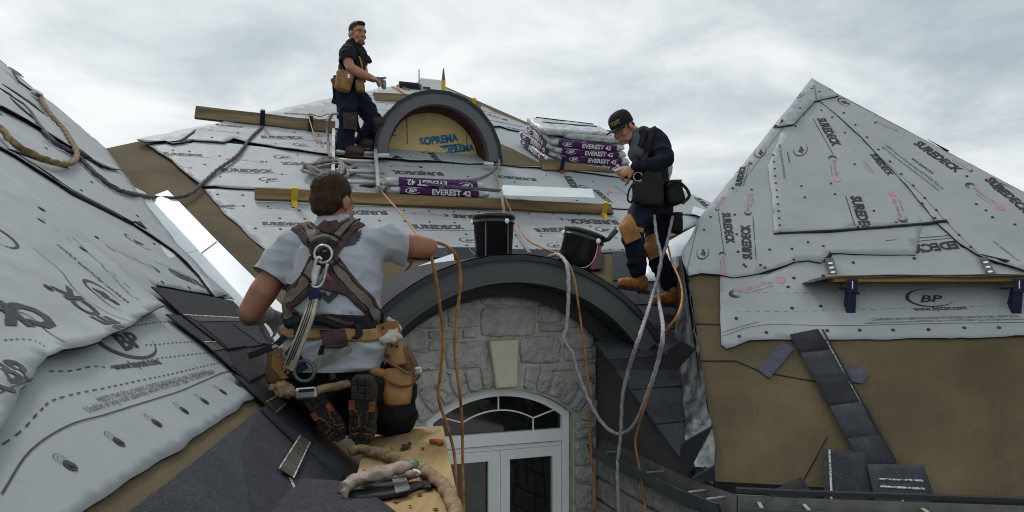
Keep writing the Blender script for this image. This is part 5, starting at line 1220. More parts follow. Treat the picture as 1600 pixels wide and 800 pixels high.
M_STUB = mat('stubble', (.22, .115, .075), .7, col2=(.13, .07, .045), vs=90)
def face_bits(par, c, B, s=1.0, smile=True, stubble=False):
    c = V(c); X = lambda p: c + B @ (V(p) * s)
    for k in (-1, 1):
        bm = bmesh.new(); ell(bm, X((k * .031, .0835, .003)), B, (.0105 * s, .008 * s, .0045 * s), 10); e_ = obj('eye', bm, M_EYEW, par, smooth=True)
        bm = bmesh.new(); ell(bm, X((k * .031, .0905, .003)), B, (.005 * s, .003 * s, .005 * s), 8); obj('iris', bm, M_EYED, e_, smooth=True)
        bm = bmesh.new(); limb(bm, [X((k * .014, .098, .020)), X((k * .032, .092, .027)), X((k * .048, .076, .021))], [.003 * s, .0042 * s, .0025 * s], seg=6); obj('eyebrow', bm, M_HAIR, par)
        bm = bmesh.new(); limb(bm, [X((k * .019, .089, .008)), X((k * .031, .0925, .0105)), X((k * .043, .084, .007))], [.002 * s, .003 * s, .002 * s], seg=6); obj('eyelid', bm, M_SKIN, par)
    bm = bmesh.new(); w_ = .027 if smile else .02; up = .007 if smile else 0
    limb(bm, [X((-w_, .080, -.066 + up)), X((-.012, .0965, -.068)), X((0, .099, -.069)), X((.012, .0965, -.068)), X((w_, .080, -.066 + up))], [.002 * s, .004 * s, .0048 * s, .004 * s, .002 * s], seg=8); mo = obj('mouth', bm, M_LIP, par, smooth=True)
    if smile:
        bm = bmesh.new(); limb(bm, [X((-.016, .0955, -.0655)), X((0, .1015, -.0675)), X((.016, .0955, -.0655))], [.002 * s, .0032 * s, .002 * s], seg=6); obj('teeth', bm, M_TOOTH, mo)
def hand_shapes(bm, w, d, pn, curl=.5, s=1.0, left=1):
    """palm and five fingers: wrist w, direction d, palm normal pn; fingers bend towards the palm normal"""
    d = V(d).normalized(); pn = V(pn); pn = (pn - d * pn.dot(d)).normalized(); x = d.cross(pn) * left; w = V(w)
    limb(bm, [w, w + d * .045 * s, w + d * .085 * s], [(.028 * s, .019 * s), (.038 * s, .017 * s), (.040 * s, .014 * s)], x)
    for i, (o, l) in enumerate(((-.030, .062), (-.010, .074), (.010, .079), (.029, .070))):
        p = w + (d * .088 + x * o) * s; a = curl * (1 + .12 * i); q = [p - d * .015 * s]
        for k, f in enumerate((.44, .32, .24)):
            q.append(q[-1] + (d * math.cos(a * (k + .5)) + pn * math.sin(a * (k + .5)) + x * o * 1.2) * (l * f * 1.25 * s))
        limb(bm, q, [.0095 * s, .0092 * s, .0085 * s, .0072 * s], seg=8)
    p = w + (d * .028 + x * .028) * s
    limb(bm, [p, p + (d * .030 + x * .026 + pn * .012) * s, p + (d * .055 + x * .030 + pn * .032 * (1 + curl)) * s, p + (d * .075 + x * .022 + pn * .045 * (1 + curl)) * s], [.015 * s, .0125 * s, .011 * s, .009 * s], seg=8)
def boot(par, heel, toe, ankle, m_up, m_sole, s=1.0, up=None, accent=None):
    """work boot with upper, collar, welted sole, heel and laces; heel and toe on the ground line of the sole"""
    heel, toe, ankle = V(heel), V(toe), V(ankle); d = (toe - heel); l = d.length; d.normalize(); up = V(up) if up is not None else (ankle - heel); up = (up - d * up.dot(d)).normalized(); x = d.cross(up)
    bm = bmesh.new(); k = l / .30
    limb(bm, [heel + d * .055 * k + up * .06 * k, heel + d * .15 * k + up * .066 * k, heel + d * .25 * k + up * .055 * k], [(.043 * k, .056 * k), (.047 * k, .054 * k), (.050 * k, .044 * k)], x)
    limb(bm, [heel + d * .07 * k + up * .06 * k, heel + d * .075 * k + up * .11 * k, ankle], [(.046 * k, .056 * k), (.050 * k, .058 * k), (.052 * k, .058 * k)], x)
    u_ = skin('boot', bm, .009, m_up, par, 3, folds(.004, 22))
    wf = 1.2 if accent else 1.0; o_ = [(-.005, -.031), (.02, -.037), (.06, -.035), (.12, -.037), (.19, -.047), (.24, -.046), (.28, -.034), (.302, -.012), (.302, .012), (.28, .032), (.24, .045), (.19, .048), (.12, .040), (.06, .037), (.02, .037), (-.005, .031)]
    bm = bmesh.new(); prism(bm, [heel + d * (a * k * .97) + x * (b * k * wf * .97) for a, b in o_], up * .026 * k); bmesh.ops.bevel(bm, geom=list(bm.edges), offset=.004, segments=1, affect='EDGES'); so_ = obj('sole', bm, m_sole, u_)
    bm = bmesh.new(); prism(bm, [heel + d * (a * k) + x * (b * k * wf) - up * .014 * k for a, b in ((-.003, -.029), (.02, -.035), (.085, -.033), (.085, .034), (.02, .035), (-.003, .029))], up * .015 * k); obj('heel', bm, m_sole, u_)
    if accent:
        for ci, (a0, b0, a1, b1, w_) in enumerate(((.10, -.034, .138, -.034, .026), (.10, .034, .138, .034, .026), (.138, -.022, .165, -.008, .009), (.138, .022, .165, .014, .008), (.165, -.008, .205, -.006, .008), (.165, .018, .195, .018, .006), (.205, -.006, .222, -.034, .007), (.205, .012, .225, .042, .007), (.235, .012, .236, .036, .007), (.235, -.010, .245, -.034, .006))):
            bm = bmesh.new(); A, B_ = heel + d * a0 * k + x * b0 * k * wf - up * .001, heel + d * a1 * k + x * b1 * k * wf - up * .001; e_ = (B_ - A).normalized(); add_box(bm, (A + B_) / 2 - up * .003, e_, e_.cross(up), up, (B_ - A).length + .004, w_ * k, .008, bev=.0015); obj('sole_accent', bm, accent, so_)
        lug = []
        for a in (.012, .045, .072):
            for b in (-.024, 0, .024): lug.append((a, b, .024, .020, -.017))
        for a in (.155, .185, .215, .25, .278):
            for b in (-.036, -.018, .0, .020, .036): 
                if abs(b) < .03 or a < .27: lug.append((a, b * (1 if a < .26 else .7), .022, .013, -.004))
        for a, b, u1, u2, h in lug:
            bm = bmesh.new(); add_box(bm, heel + d * a * k + x * b * k * wf + up * h * k, d, x, up, u1 * k, u2 * k * wf, .010 * k, bev=.0015); obj('sole_lug', bm, m_sole, so_)
    for i in range(4):
        bm = bmesh.new(); p = heel + d * (.135 - .012 * i) * k + up * (.098 + .018 * i) * k; tube(bm, [p - x * .03 * k, p + d * .010 * k + up * .006 * k, p + x * .03 * k], .004 * k, 6); obj('lace', bm, M_BLACKP, u_)
    return u_
def hit(bv, x, y):
    for b in bv:
        r = b.ray_cast(EYE, ray(x, y).normalized())
        if r[0] is not None: return r[0], (r[1] if r[1].dot(ray(x, y)) < 0 else -r[1])
    return None
def strap(name, pts, w_, m, par, bv, off=.004, th=.004, n=8, fallback=None, base=None):
    """webbing laid over the clothing below it"""
    P_ = catmull([V((x, y, 0)) for x, y in pts], n); Q, N_ = [], []
    for p in P_:
        h_ = hit(bv, p.x, p.y)
        if h_: Q.append(h_[0]); N_.append(h_[1])
        elif fallback: Q.append(at(p.x, p.y, fallback)); N_.append(V((0, -1, .2)).normalized())
    for _ in range(3):
        Q = [Q[0]] + [(Q[i - 1] + Q[i] * 2 + Q[i + 1]) / 4 for i in range(1, len(Q) - 1)] + [Q[-1]]; N_ = [N_[0]] + [(N_[i - 1] + N_[i] * 2 + N_[i + 1]).normalized() for i in range(1, len(Q) - 1)] + [N_[-1]]
    bm = bmesh.new(); L_ = []
    for i, (q, nn) in enumerate(zip(Q, N_)):
        t = (Q[min(i + 1, len(Q) - 1)] - Q[max(0, i - 1)]).normalized(); s = t.cross(nn).normalized() * w_ / 2; nn = s.cross(t).normalized() * (1 if s.cross(t).dot(nn) > 0 else -1)
        L_.append([bm.verts.new(q + s * a + nn * b) for a, b in ((-1, off - th * 1.5), (-1, off + th * .5), (-.8, off + th), (.8, off + th), (1, off + th * .5), (1, off - th * 1.5))])
    for i in range(len(L_) - 1):
        for k in range(6): bm.faces.new([L_[i][k], L_[i][(k + 1) % 6], L_[i + 1][(k + 1) % 6], L_[i + 1][k]])
    bm.faces.new(L_[0]); bm.faces.new(L_[-1]); bmesh.ops.recalc_face_normals(bm, faces=bm.faces)
    o = obj(name, bm, m, par); return o
M_TSG = mat('tshirt_grey', (.36, .39, .43), .9, col2=(.30, .325, .36), vs=9, bump=.0012, bs=300)
M_TSB = mat('tshirt_black', (.012, .012, .016), .9, var=.3, vs=12, bump=.001, bs=200)
M_TRB = mat('trousers_black', (.010, .010, .012), .9, var=.3, vs=12, bump=.001, bs=240)
M_TRN = mat('trousers_navy', (.010, .014, .035), .9, col2=(.007, .009, .022), vs=10, bump=.001, bs=240)
M_SWN = mat('sweater_navy', (.009, .012, .028), .9, col2=(.006, .007, .016), vs=12, bump=.0015, bs=200)
M_WEB = mat('webbing_khaki', (.155, .135, .105), .8, col2=(.115, .10, .08), vs=70, bump=.001, bs=400)
M_WEBM = mat('webbing_maroon', (.085, .045, .048), .85, col2=(.055, .03, .034), vs=50, bump=.001, bs=300)
M_WEBB = mat('webbing_black', (.014, .014, .016), .8, var=.3, vs=40)
M_LEATH = mat('leather_tan', (.36, .20, .085), .6, col2=(.19, .09, .035), vs=10, bump=.002, bs=60)
M_LEATHD = mat('leather_brown', (.20, .105, .05), .6, col2=(.09, .045, .022), vs=12, bump=.002, bs=60)
M_BELT = mat('belt_tan', (.33, .20, .085), .65, col2=(.2, .115, .05), vs=14, bump=.001, bs=80)
M_PATCH = mat('belt_patch_dark', (.05, .028, .03), .6, var=.3, vs=30)
M_BOOT = mat('boot_leather', (.36, .145, .035), .7, col2=(.20, .075, .022), vs=14, bump=.002, bs=90)
M_BOOTD = mat('boot_leather_dark', (.09, .055, .035), .7, col2=(.04, .026, .018), vs=16, bump=.002, bs=90)
M_SOLE = mat('rubber_sole', (.020, .019, .019), .8, col2=(.045, .04, .036), vs=22, bump=.001, bs=100)
M_ACC = mat('sole_accent_orange', (.29, .095, .035), .7, col2=(.10, .045, .025), vs=30)
M_GLOVE = mat('glove_grey', (.36, .34, .36), .9, col2=(.24, .22, .23), vs=30, bump=.002, bs=200)
M_GLOVE2 = mat('glove_dirty', (.36, .30, .26), .9, col2=(.20, .155, .13), vs=24, bump=.003, bs=160)
M_KPAD = mat('knee_pad_tan', (.40, .20, .075), .75, col2=(.27, .125, .05), vs=14, bump=.001, bs=90)
M_KPADD = mat('knee_pad_dark', (.06, .045, .045), .75, var=.4, vs=20)
M_POUCHB = mat('pouch_black', (.012, .011, .011), .75, col2=(.022, .019, .017), vs=14, bump=.002, bs=80)
X3 = Matrix.Identity(3)
def pouch(par, px_top, px_bot, Y, w0, w1, dep, m, name='pouch', flap=True):
    """sewn bag: squared tapering body with a rolled rim, an open mouth and a front flap seam"""
    a, b = at(*px_top, Y), at(*px_bot, Y - .02); t = (a - b); ln = t.length; t.normalize(); sx = V((1, .1, 0)); sx = (sx - t * sx.dot(t)).normalized(); sy = t.cross(sx)
    bm = bmesh.new(); rings = []; seg = 20; a = a + t * w0 * .45; b = b - t * w1 * .45; ln = (a - b).length
    for f, k in ((0, .78), (.04, .93), (.25, 1), (.6, 1.02), (.9, 1.0), (1, 1.05), (1.0, .96), (.9, .9)):
        w_ = w1 + (w0 - w1) * f; dd = dep * (.8 + .2 * f); ring = []
        for q in range(seg):
            c_, s_ = math.cos(2 * math.pi * q / seg), math.sin(2 * math.pi * q / seg); e_ = lambda v: math.copysign(abs(v) ** .88, v)
            p = b + t * (ln * f) + sx * (w_ * k * e_(c_)) + sy * (dd * k * e_(s_)); p += V((noise.noise(p * 17), noise.noise(p * 15 + Z * 3), noise.noise(p * 13))) * min(.02, w0 * .20)
            ring.append(bm.verts.new(p))
        rings.append(ring)
    for i in range(len(rings) - 1):
        for k in range(seg): bm.faces.new([rings[i][k], rings[i][(k + 1) % seg], rings[i + 1][(k + 1) % seg], rings[i + 1][k]])
    bm.faces.new(rings[0][::-1]); bm.faces.new(rings[-1]); bmesh.ops.recalc_face_normals(bm, faces=bm.faces)
    return obj(name, bm, m, par, smooth=True)

# ------------------------------------------------------------------ person kneeling in the foreground
kn = empty('person', at(530, 660, 3.2), 'kneeling person seen from behind in grey t-shirt and brown harness', 'person')
Bh = basis((.42, .88, -.22)); hc = at(521, 316, 3.42)
bm = bmesh.new(); head_shapes(bm, hc, Bh, 1.06)
limb(bm, [at(524, 340, 3.42), at(523, 362, 3.38), at(522, 395, 3.36)], [(.068, .066), (.074, .066), (.10, .08)], V((1, 0, 0)))
limb(bm, [at(522, 400, 3.36), at(520, 500, 3.26)], [(.11, .06), (.11, .06)], V((1, 0, 0)))
aL = [at(466, 388, 3.35), at(432, 425, 3.30), at(410, 458, 3.26), at(391, 487, 3.25)]; limb(bm, aL, [.045, .055, .060, .050])
limb(bm, [aL[-1], at(392, 490, 3.33), at(404, 490, 3.50), at(414, 489, 3.58)], [.050, .052, .042, .034])
aR = [at(588, 382, 3.37), at(620, 382, 3.40), at(645, 384, 3.43), at(669, 386, 3.46)]; limb(bm, aR, [.042, .050, .054, .044])
limb(bm, [aR[-1], at(662, 389, 3.56), at(645, 391, 3.72), at(636, 391, 3.80)], [.044, .046, .038, .030])
hand_shapes(bm, at(636, 391, 3.80), (-.2, .8, .1), (-.5, 0, -1), 1.1, 1.0, -1)
body = skin('body', bm, .0065, M_SKIN, kn, 3); bodybv = BV['body']
bm = bmesh.new(); E = lambda p, r: ell(bm, hc + Bh @ (V(p) * 1.06), Bh, [q * 1.06 for q in r])
E((0, -.024, .040), (.081, .094, .086)); E((0, -.045, -.005), (.074, .066, .065)); E((0, -.052, -.045), (.060, .045, .035))
skin('hair', bm, .006, M_HAIR, kn, 2, lambda p, n: .0028 * noise.noise(p * 90) + .002 * noise.noise(V((p.x * 40, p.y * 40, p.z * 14))))
face_bits(kn, hc, Bh, 1.06, False)
bm = bmesh.new()
limb(bm, [at(523, 366, 3.38), at(524, 388, 3.37), at(524, 420, 3.33), at(522, 465, 3.28), at(520, 510, 3.25), at(521, 545, 3.25), at(522, 566, 3.25)], [(.115, .075), (.185, .115), (.200, .140), (.196, .145), (.192, .140), (.205, .175), (.205, .185)], V((1, 0, 0)), 24)
limb(bm, [at(524, 372, 3.38), at(466, 388, 3.35), at(446, 409, 3.32), at(428, 431, 3.30), at(414, 452, 3.27)], [(.085, .075), (.082, .08), (.078, .078), (.078, .078), (.078, .078)])
limb(bm, [at(524, 372, 3.38), at(586, 380, 3.37), at(610, 381, 3.39), at(631, 383, 3.41), at(650, 384, 3.43)], [(.085, .075), (.080, .08), (.072, .072), (.070, .070), (.070, .070)])
limb(bm, [at(523, 358, 3.385), at(523, 368, 3.375)], [(.084, .076), (.10, .085)], V((1, 0, 0)))
limb(bm, [at(475, 545, 3.2), at(520, 552, 3.15), at(580, 545, 3.2)], [.075, .085, .075])
f1 = folds(.018, 5.0, (1.2, 1, .55), 4); f2 = folds(.018, 8, (.6, 1, 1.6), 11)
def shirt_d(p, n):
    z = (p.z - at(520, 500, 3.25).z) / .15
    return .009 + f1(p, n) * (.9 if z > 0 else .7) + (f2(p, n) if z < .2 else f2(p, n) * .35)
shirt = skin('tshirt', bm, .010, M_TSG, kn, 3, shirt_d, [(at(424, 436, 3.29), at(414, 452, 3.27) - at(446, 409, 3.32), .17), (at(633, 383, 3.41), at(650, 384, 3.43) - at(610, 381, 3.39), .15), (at(522, 577, 3.2), V((0, 0, -1)), .6)]); sbv = BV['tshirt']
bm = bmesh.new(); hipL, hipR = at(480, 572, 3.24), at(562, 572, 3.24)
limb(bm, [at(472, 566, 3.26), at(522, 572, 3.22), at(572, 566, 3.26)], [(.135, .115), (.155, .12), (.135, .115)])
limb(bm, [hipR, at(600, 610, 3.36), at(622, 652, 3.46)], [.13, .115, .085]); limb(bm, [at(622, 655, 3.46), at(600, 640, 3.32), at(574, 606, 3.13)], [.085, .085, .068])
limb(bm, [hipL, at(472, 610, 3.38), at(474, 640, 3.48)], [.13, .115, .085]); limb(bm, [at(474, 640, 3.48), at(490, 632, 3.34), at(505, 618, 3.14)], [.085, .085, .065])
limb(bm, [at(630, 600, 3.40), at(632, 660, 3.42)], [.055, .06]); limb(bm, [at(500, 625, 3.34), at(545, 640, 3.36), at(590, 645, 3.38)], [.10, .11, .10]); limb(bm, [at(455, 600, 3.34), at(460, 640, 3.40)], [.07, .07])
trou = skin('trousers', bm, .012, M_TRB, kn, 3, folds(.012, 9, seed=2)); tbv = BV['trousers']
boot(kn, at(567, 590, 3.015), at(564, 700, 3.075), at(570, 606, 3.15), M_BOOTD, M_SOLE, up=V((.05, 1, -.02)), accent=M_ACC)
boot(kn, at(482, 612, 3.02), at(535, 690, 3.09), at(497, 615, 3.16), M_BOOTD, M_SOLE, up=V((.12, 1, -.28)), accent=M_ACC)
# left glove
bm = bmesh.new(); limb(bm, [at(409, 490, 3.52), at(414, 489, 3.58)], [.044, .042]); hand_shapes(bm, at(413, 489, 3.56), (.15, .9, -.25), (.6, 0, -1), .7, 1.18)
limb(bm, [at(388, 496, 3.40), at(402, 493, 3.46)], [.040, .044])
skin('glove', bm, .0065, M_GLOVE, kn, 2)
bm = bmesh.new(); p = at(650, 391, 3.70); limb(bm, [at(655, 391, 3.64), at(646, 392, 3.72)], [.045, .043]); skin('wrist_band', bm, .008, M_WEBB, kn, 1)
# print on the back of the shirt: dark wings behind the harness
def decal(px, m, name, par, bv, off=.0035):
    bm = bmesh.new(); P0 = [V(q) for q in px]; pts = list(P0); x0, x1 = min(p.x for p in P0), max(p.x for p in P0); y0, y1 = min(p.y for p in P0), max(p.y for p in P0)
    x = x0
    while x < x1:
        y = y0
        while y < y1:
            if inpoly((x, y), P0): pts.append(V((x, y)))
            y += 3
        x += 3
    n = len(P0); r = geometry.delaunay_2d_cdt(pts, [(i, (i + 1) % n) for i in range(n)], [], 1, 1e-6); vs = []
    for q in r[0]:
        h_ = hit(bv, q[0], q[1]); vs.append(bm.verts.new(h_[0] + h_[1] * off) if h_ else None)
    for f in r[2]:
        if all(vs[i] for i in f): bm.faces.new([vs[i] for i in f])
    for v in [v for v in bm.verts if not v.link_faces]: bm.verts.remove(v)
    bmesh.ops.recalc_face_normals(bm, faces=bm.faces)
    return obj(name, bm, m, par)
M_TSP = mat('shirt_print_dark', (.05, .055, .065), .9, var=.3, vs=40)
wing = [(530, 384), (536, 370), (544, 362), (552, 358), (551, 362), (557, 357), (555, 363), (558, 362), (554, 368), (557, 368), (551, 373), (554, 374), (547, 378), (549, 380), (541, 382)]
decal([(x + 8, y + 2) for x, y in wing], M_TSP, 'shirt_print', kn, [sbv]); pass
0 and decal([(494, 372) if i == 0 else (1010 - 2 * 0 - x - 34 + 0, y) for i, (x, y) in enumerate([(0, 0), (492, 376), (496, 366), (502, 358), (498, 364), (503, 364), (497, 372), (501, 374)])][1:], M_TSP, 'shirt_print', kn, [sbv])
decal([(495, 458), (508, 456), (513, 463), (520, 456), (530, 455), (527, 463), (513, 475)], M_TSP, 'shirt_print', kn, [sbv])
decal([(509, 435), (514, 432), (522, 433), (526, 438), (520, 441), (511, 441)], mat('print_bright_red', (.30, .03, .04), .7), 'shirt_print', kn, [sbv], .012)
bvs = [sbv]
strap('harness_pad', [(468, 354), (480, 362), (492, 378), (503, 392)], .088, M_WEBM, kn, bvs, .006, .008); strap('harness_pad', [(556, 348), (543, 356), (528, 374), (512, 392)], .088, M_WEBM, kn, bvs, .006, .008)
strap('harness_yoke', [(502, 352), (515, 356), (530, 352)], .055, M_WEBM, kn, bvs, .005, .006)
strap('harness_pad', [(497, 405), (488, 425), (476, 446), (458, 464), (449, 478), (455, 496)], .078, M_WEBM, kn, bvs, .006, .008); strap('harness_pad', [(512, 405), (528, 424), (546, 448), (566, 468), (580, 483), (586, 500)], .080, M_WEBM, kn, bvs, .006, .008)
strap('harness_pad', [(502, 440), (514, 446), (530, 449), (545, 455)], .05, M_WEBM, kn, bvs, .006, .008)
for P_ in ([(470, 352), (482, 361), (494, 377), (505, 392)], [(553, 347), (541, 356), (526, 374), (509, 392)], [(500, 400), (488, 424), (475, 447), (456, 465), (449, 479), (456, 497)], [(508, 400), (528, 425), (546, 449), (566, 469), (579, 484), (586, 500)]):
    strap('harness_strap', P_, .048, M_WEB, kn, bvs, .016, .004)
    for e_ in (-1, 1): strap('harness_binding', [(x + e_ * 8.5, y) for x, y in P_], .006, M_WEBB, kn, bvs, .018, .004)
for P_ in ([(483, 381), (499, 374)], [(515, 372), (534, 380)], [(517, 417), (532, 408)], [(476, 430), (491, 440)]): strap('strap_keeper', [P_[0], ((P_[0][0] + P_[1][0]) / 2, (P_[0][1] + P_[1][1]) / 2), P_[1]], .010, M_WEBB, kn, bvs, .024, .004, 4)
strap('dorsal_plate', [(490, 390), (505, 384), (522, 391)], .055, M_WEBB, kn, bvs, .022, .006); strap('dorsal_plate', [(492, 402), (506, 400), (520, 404)], .035, M_WEBB, kn, bvs, .022, .006)
h_ = hit(bvs, 506, 398); dp, dn = h_[0] + h_[1] * .05, h_[1]
dxx = V((1, 0, 0)); dzz = dxx.cross(V((0, 1, 0))); 
bm = bmesh.new(); ctr = at(505, 397, 1) - EYE; cY = dp.y; ct = at(505, 397, cY)
tube(bm, [ct + V((.036 * math.cos(t), 0, .036 * math.sin(t))) for t in [k * math.pi / 12 for k in range(25)]], .0062, 8, cap=False); obj('dorsal_ring', bm, M_STEEL, kn)
strap('ring_keeper', [(497, 386), (505, 384), (513, 386)], .016, M_WEB, kn, bvs, .05, .005, 4)
def path(pts, Y): return [at(x, y, Y + (d if False else 0)) for x, y in pts]
bm = bmesh.new(); cb = [(503, 406), (498, 402), (494, 408), (490, 424), (487, 440), (490, 448), (499, 448), (506, 438), (510, 420), (512, 412)]
tube(bm, catmull([at(x, y, cY - .015) for x, y in cb], 5), .0075, 8); add_box(bm, at(493, 430, cY - .015), V((.25, 0, 1)).normalized(), V((0, 1, 0)), V((1, 0, -.25)).normalized(), .085, .018, .028, bev=.004); obj('carabiner', bm, M_STEEL, kn)
bm = bmesh.new(); add_box(bm, at(491, 460, cY - .015), V((-.2, 0, 1)).normalized(), V((0, 1, 0)), V((1, 0, .2)).normalized(), .055, .02, .045, bev=.006); obj('lanyard_clip', bm, M_BLUE, kn)
def band(name, pts, w_, m, par, th=.004):
    """free-hanging webbing through points (x, y, Y)"""
    Q = catmull([at(*p) for p in pts], 6); bm = bmesh.new(); L_ = []
    for i, q in enumerate(Q):
        t = (Q[min(i + 1, len(Q) - 1)] - Q[max(0, i - 1)]).normalized(); s = t.cross(V((0, -1, 0))).normalized() * w_ / 2; nn = V((0, -1, 0)) * th / 2
        L_.append([bm.verts.new(q + s * a + nn * b) for a, b in ((-1, -1), (-1, 1), (1, 1), (1, -1))])
    for i in range(len(L_) - 1):
        for k in range(4): bm.faces.new([L_[i][k], L_[i][(k + 1) % 4], L_[i + 1][(k + 1) % 4], L_[i + 1][k]])
    bm.faces.new(L_[0]); bm.faces.new(L_[-1]); bmesh.ops.recalc_face_normals(bm, faces=bm.faces); return obj(name, bm, m, par)
M_LANY = mat('lanyard_cream', (.40, .37, .29), .85, col2=(.27, .25, .19), vs=40, bump=.001, bs=200)
ly = band('lanyard', [(490, 468, cY - .02), (484, 490, 3.03), (474, 518, 3.0), (462, 548, 2.99), (452, 576, 3.02)], .042, M_LANY, kn, .022)
for e_ in (-6, -2.5, 1): band('lanyard_stripe', [(490 + e_, 468, cY - .034), (484 + e_, 490, 3.016), (474 + e_, 518, 2.986), (462 + e_, 548, 2.976), (452 + e_, 572, 3.006)], .0035, M_WEBB if e_ != 1 else M_BLUE, ly, .002)
# waist belts
bw = [sbv, tbv]
strap('waist_pad', [(433, 508), (460, 504), (500, 503), (545, 504), (597, 506)], .062, M_WEBB, kn, bw, .012, .010)
strap('waist_trim', [(466, 503), (490, 503), (502, 503)], .014, M_WEBM, kn, bw, .024, .004); strap('waist_trim', [(513, 503), (535, 503), (552, 504)], .014, M_WEBM, kn, bw, .024, .004)
strap('tool_belt', [(440, 520), (470, 521), (500, 524), (540, 525), (580, 524), (604, 521)], .050, M_BELT, kn, bw, .014, .008)
for x0, x1 in ((468, 470), (556, 557)): strap('belt_keeper', [(x0, 500), (x0 + 1, 515), (x1, 534)], .026, M_WEBB, kn, bw, .026, .005)
strap('belt_patch', [(521, 515), (521, 530), (522, 545)], .098, M_PATCH, kn, bw, .026, .006)
for x in (506, 534): strap('belt_clip', [(x, 540), (x, 547), (x, 553)], .012, M_WEBB, kn, bw, .03, .01, 4)
# tools and pouches on the belt
pr = pouch(kn, (606, 524), (622, 566), 3.18, .045, .036, .030, M_LEATH, 'tool_holster')
bm = bmesh.new(); prism(bm, [at(x, y, 3.135) for x, y in ((587, 509), (601, 504), (621, 500), (629, 530), (612, 534), (596, 535))], V((0, .012, 0))); obj('holster_flap', bm, M_LEATH, pr)
for x, y in ((598, 512), (612, 540), (620, 541), (606, 556), (614, 571)):
    bm = bmesh.new(); ell(bm, at(x, y, 3.125), X3, (.007, .005, .007), 8); obj('rivet', bm, M_PATCH, pr)
p2 = pouch(kn, (622, 590), (621, 622), 3.17, .060, .062, .045, M_LEATH, 'nail_pouch')
bm = bmesh.new(); tube(bm, catmull([at(x, y, 3.11) for x, y in ((600, 588), (612, 598), (630, 604), (645, 600), (648, 590))], 5), .006, 6); obj('pouch_rim', bm, M_LEATHD, p2)
bm = bmesh.new(); tube(bm, catmull([at(x, y, 3.11) for x, y in ((600, 562), (618, 572), (638, 584), (646, 575), (641, 556))], 5), .007, 6); obj('pouch_loop', bm, M_LEATHD, p2)
bm = bmesh.new(); add_box(bm, at(653, 579, 3.15), V((1, 0, .2)).normalized(), V((0, 1, 0)), V((-.2, 0, 1)).normalized(), .035, .03, .030, bev=.006); obj('tape_clip', bm, M_STEEL, kn)
p3 = pouch(kn, (626, 556), (640, 590), 3.22, .050, .050, .04, M_LEATHD, 'back_pouch')
bm = bmesh.new(); ell(bm, at(591, 582, 3.14), Matrix(((.94, -.2, .3), (.2, 1, 0), (-.3, 0, .94))), (.040, .020, .022)); obj('leather_cup', bm, M_LEATH, kn, smooth=True)
bm = bmesh.new(); limb(bm, [at(605, 528, 3.13), at(614, 522, 3.14), at(622, 514, 3.15), at(612, 502, 3.16), at(607, 498, 3.16)], [.02, .026, .018, .014, .010]); limb(bm, [at(598, 532, 3.12), at(612, 530, 3.12), at(626, 526, 3.13)], [.014, .02, .014]); skin('work_rag', bm, .006, mat('rag_white', (.50, .48, .43), .9, col2=(.33, .31, .27), vs=30), kn, 1, folds(.006, 24))
pL = pouch(kn, (437, 552), (436, 590), 3.20, .048, .055, .045, M_LEATHD, 'nail_pouch')
bm = bmesh.new(); prism(bm, [at(x, y, 3.13) for x, y in ((426, 549), (446, 546), (452, 566), (456, 590), (440, 592), (424, 574))], V((0, .01, 0))); obj('pouch_flap', bm, M_LEATH, pL)
for x, y in ((436, 556), (444, 566), (448, 574), (450, 582)):
    bm = bmesh.new(); ell(bm, at(x, y, 3.125), X3, (.006, .004, .006), 8); obj('rivet', bm, M_BELT, pL)
band('belt_tail', [(446, 525, 3.12), (430, 540, 3.08), (412, 548, 3.06), (388, 557, 3.05)], .026, M_WEBB, kn, .006)
bm = bmesh.new(); prism(bm, [at(x, y, 3.07) for x, y in ((430, 538), (436, 541), (410, 552), (390, 559), (386, 556), (405, 548))], V((0, .008, 0))); obj('pry_bar', bm, M_STEEL, kn)
band('blue_strap', [(450, 545, 3.06), (462, 560, 3.03), (474, 580, 3.03)], .048, M_BLUE, kn, .006)
bm = bmesh.new(); c_ = at(475, 580, 3.02); tube(bm, [c_ + V((.040 * math.cos(t), .006, .040 * math.sin(t))) for t in [k * math.pi / 12 for k in range(25)]], .0075, 8, cap=False); obj('side_ring', bm, mat('ring_dark', (.12, .12, .12), .4, metal=.6), kn)
bm = bmesh.new(); prism(bm, [at(x, y, 3.03) for x, y in ((487, 566), (494, 560), (542, 541), (550, 545), (546, 552), (498, 574))], V((0, .014, 0))); obj('hammer_blade', bm, mat('tool_grey', (.22, .21, .18), .5, metal=.4, var=.4, vs=30), kn)
bm = bmesh.new(); tube(bm, [at(516, 572, 3.08), at(521, 594, 3.06)], .014, 8); obj('hammer_handle', bm, M_PADK if 'M_PADK' in globals() else M_PATCH, kn)
bm = bmesh.new(); add_box(bm, at(479, 614, 3.0), V((1, 0, .08)).normalized(), V((0, 1, 0)), V((-.08, 0, 1)).normalized(), .085, .04, .045, bev=.008); gb = obj('rope_grab', bm, M_STEEL, kn)
bm = bmesh.new(); add_box(bm, at(479, 610, 2.978), V((1, 0, .08)).normalized(), V((0, 1, 0)), V((-.08, 0, 1)).normalized(), .06, .006, .012); obj('grab_slot', bm, M_BLACKP, gb)
rope('lifeline', [at(425, 606, 3.10), at(436, 609, 3.05), at(452, 613, 3.0), at(470, 616, 3.01), at(495, 611, 3.02), at(520, 604, 3.03), at(545, 600, 3.08)], .016, M_ROPEB, parent=kn)
bm = bmesh.new(); limb(bm, [at(440, 608, 3.03), at(450, 612, 3.02)], [.03, .03]); skin('rope_knot', bm, .007, M_ROPEB, kn, 1, folds(.009, 40))

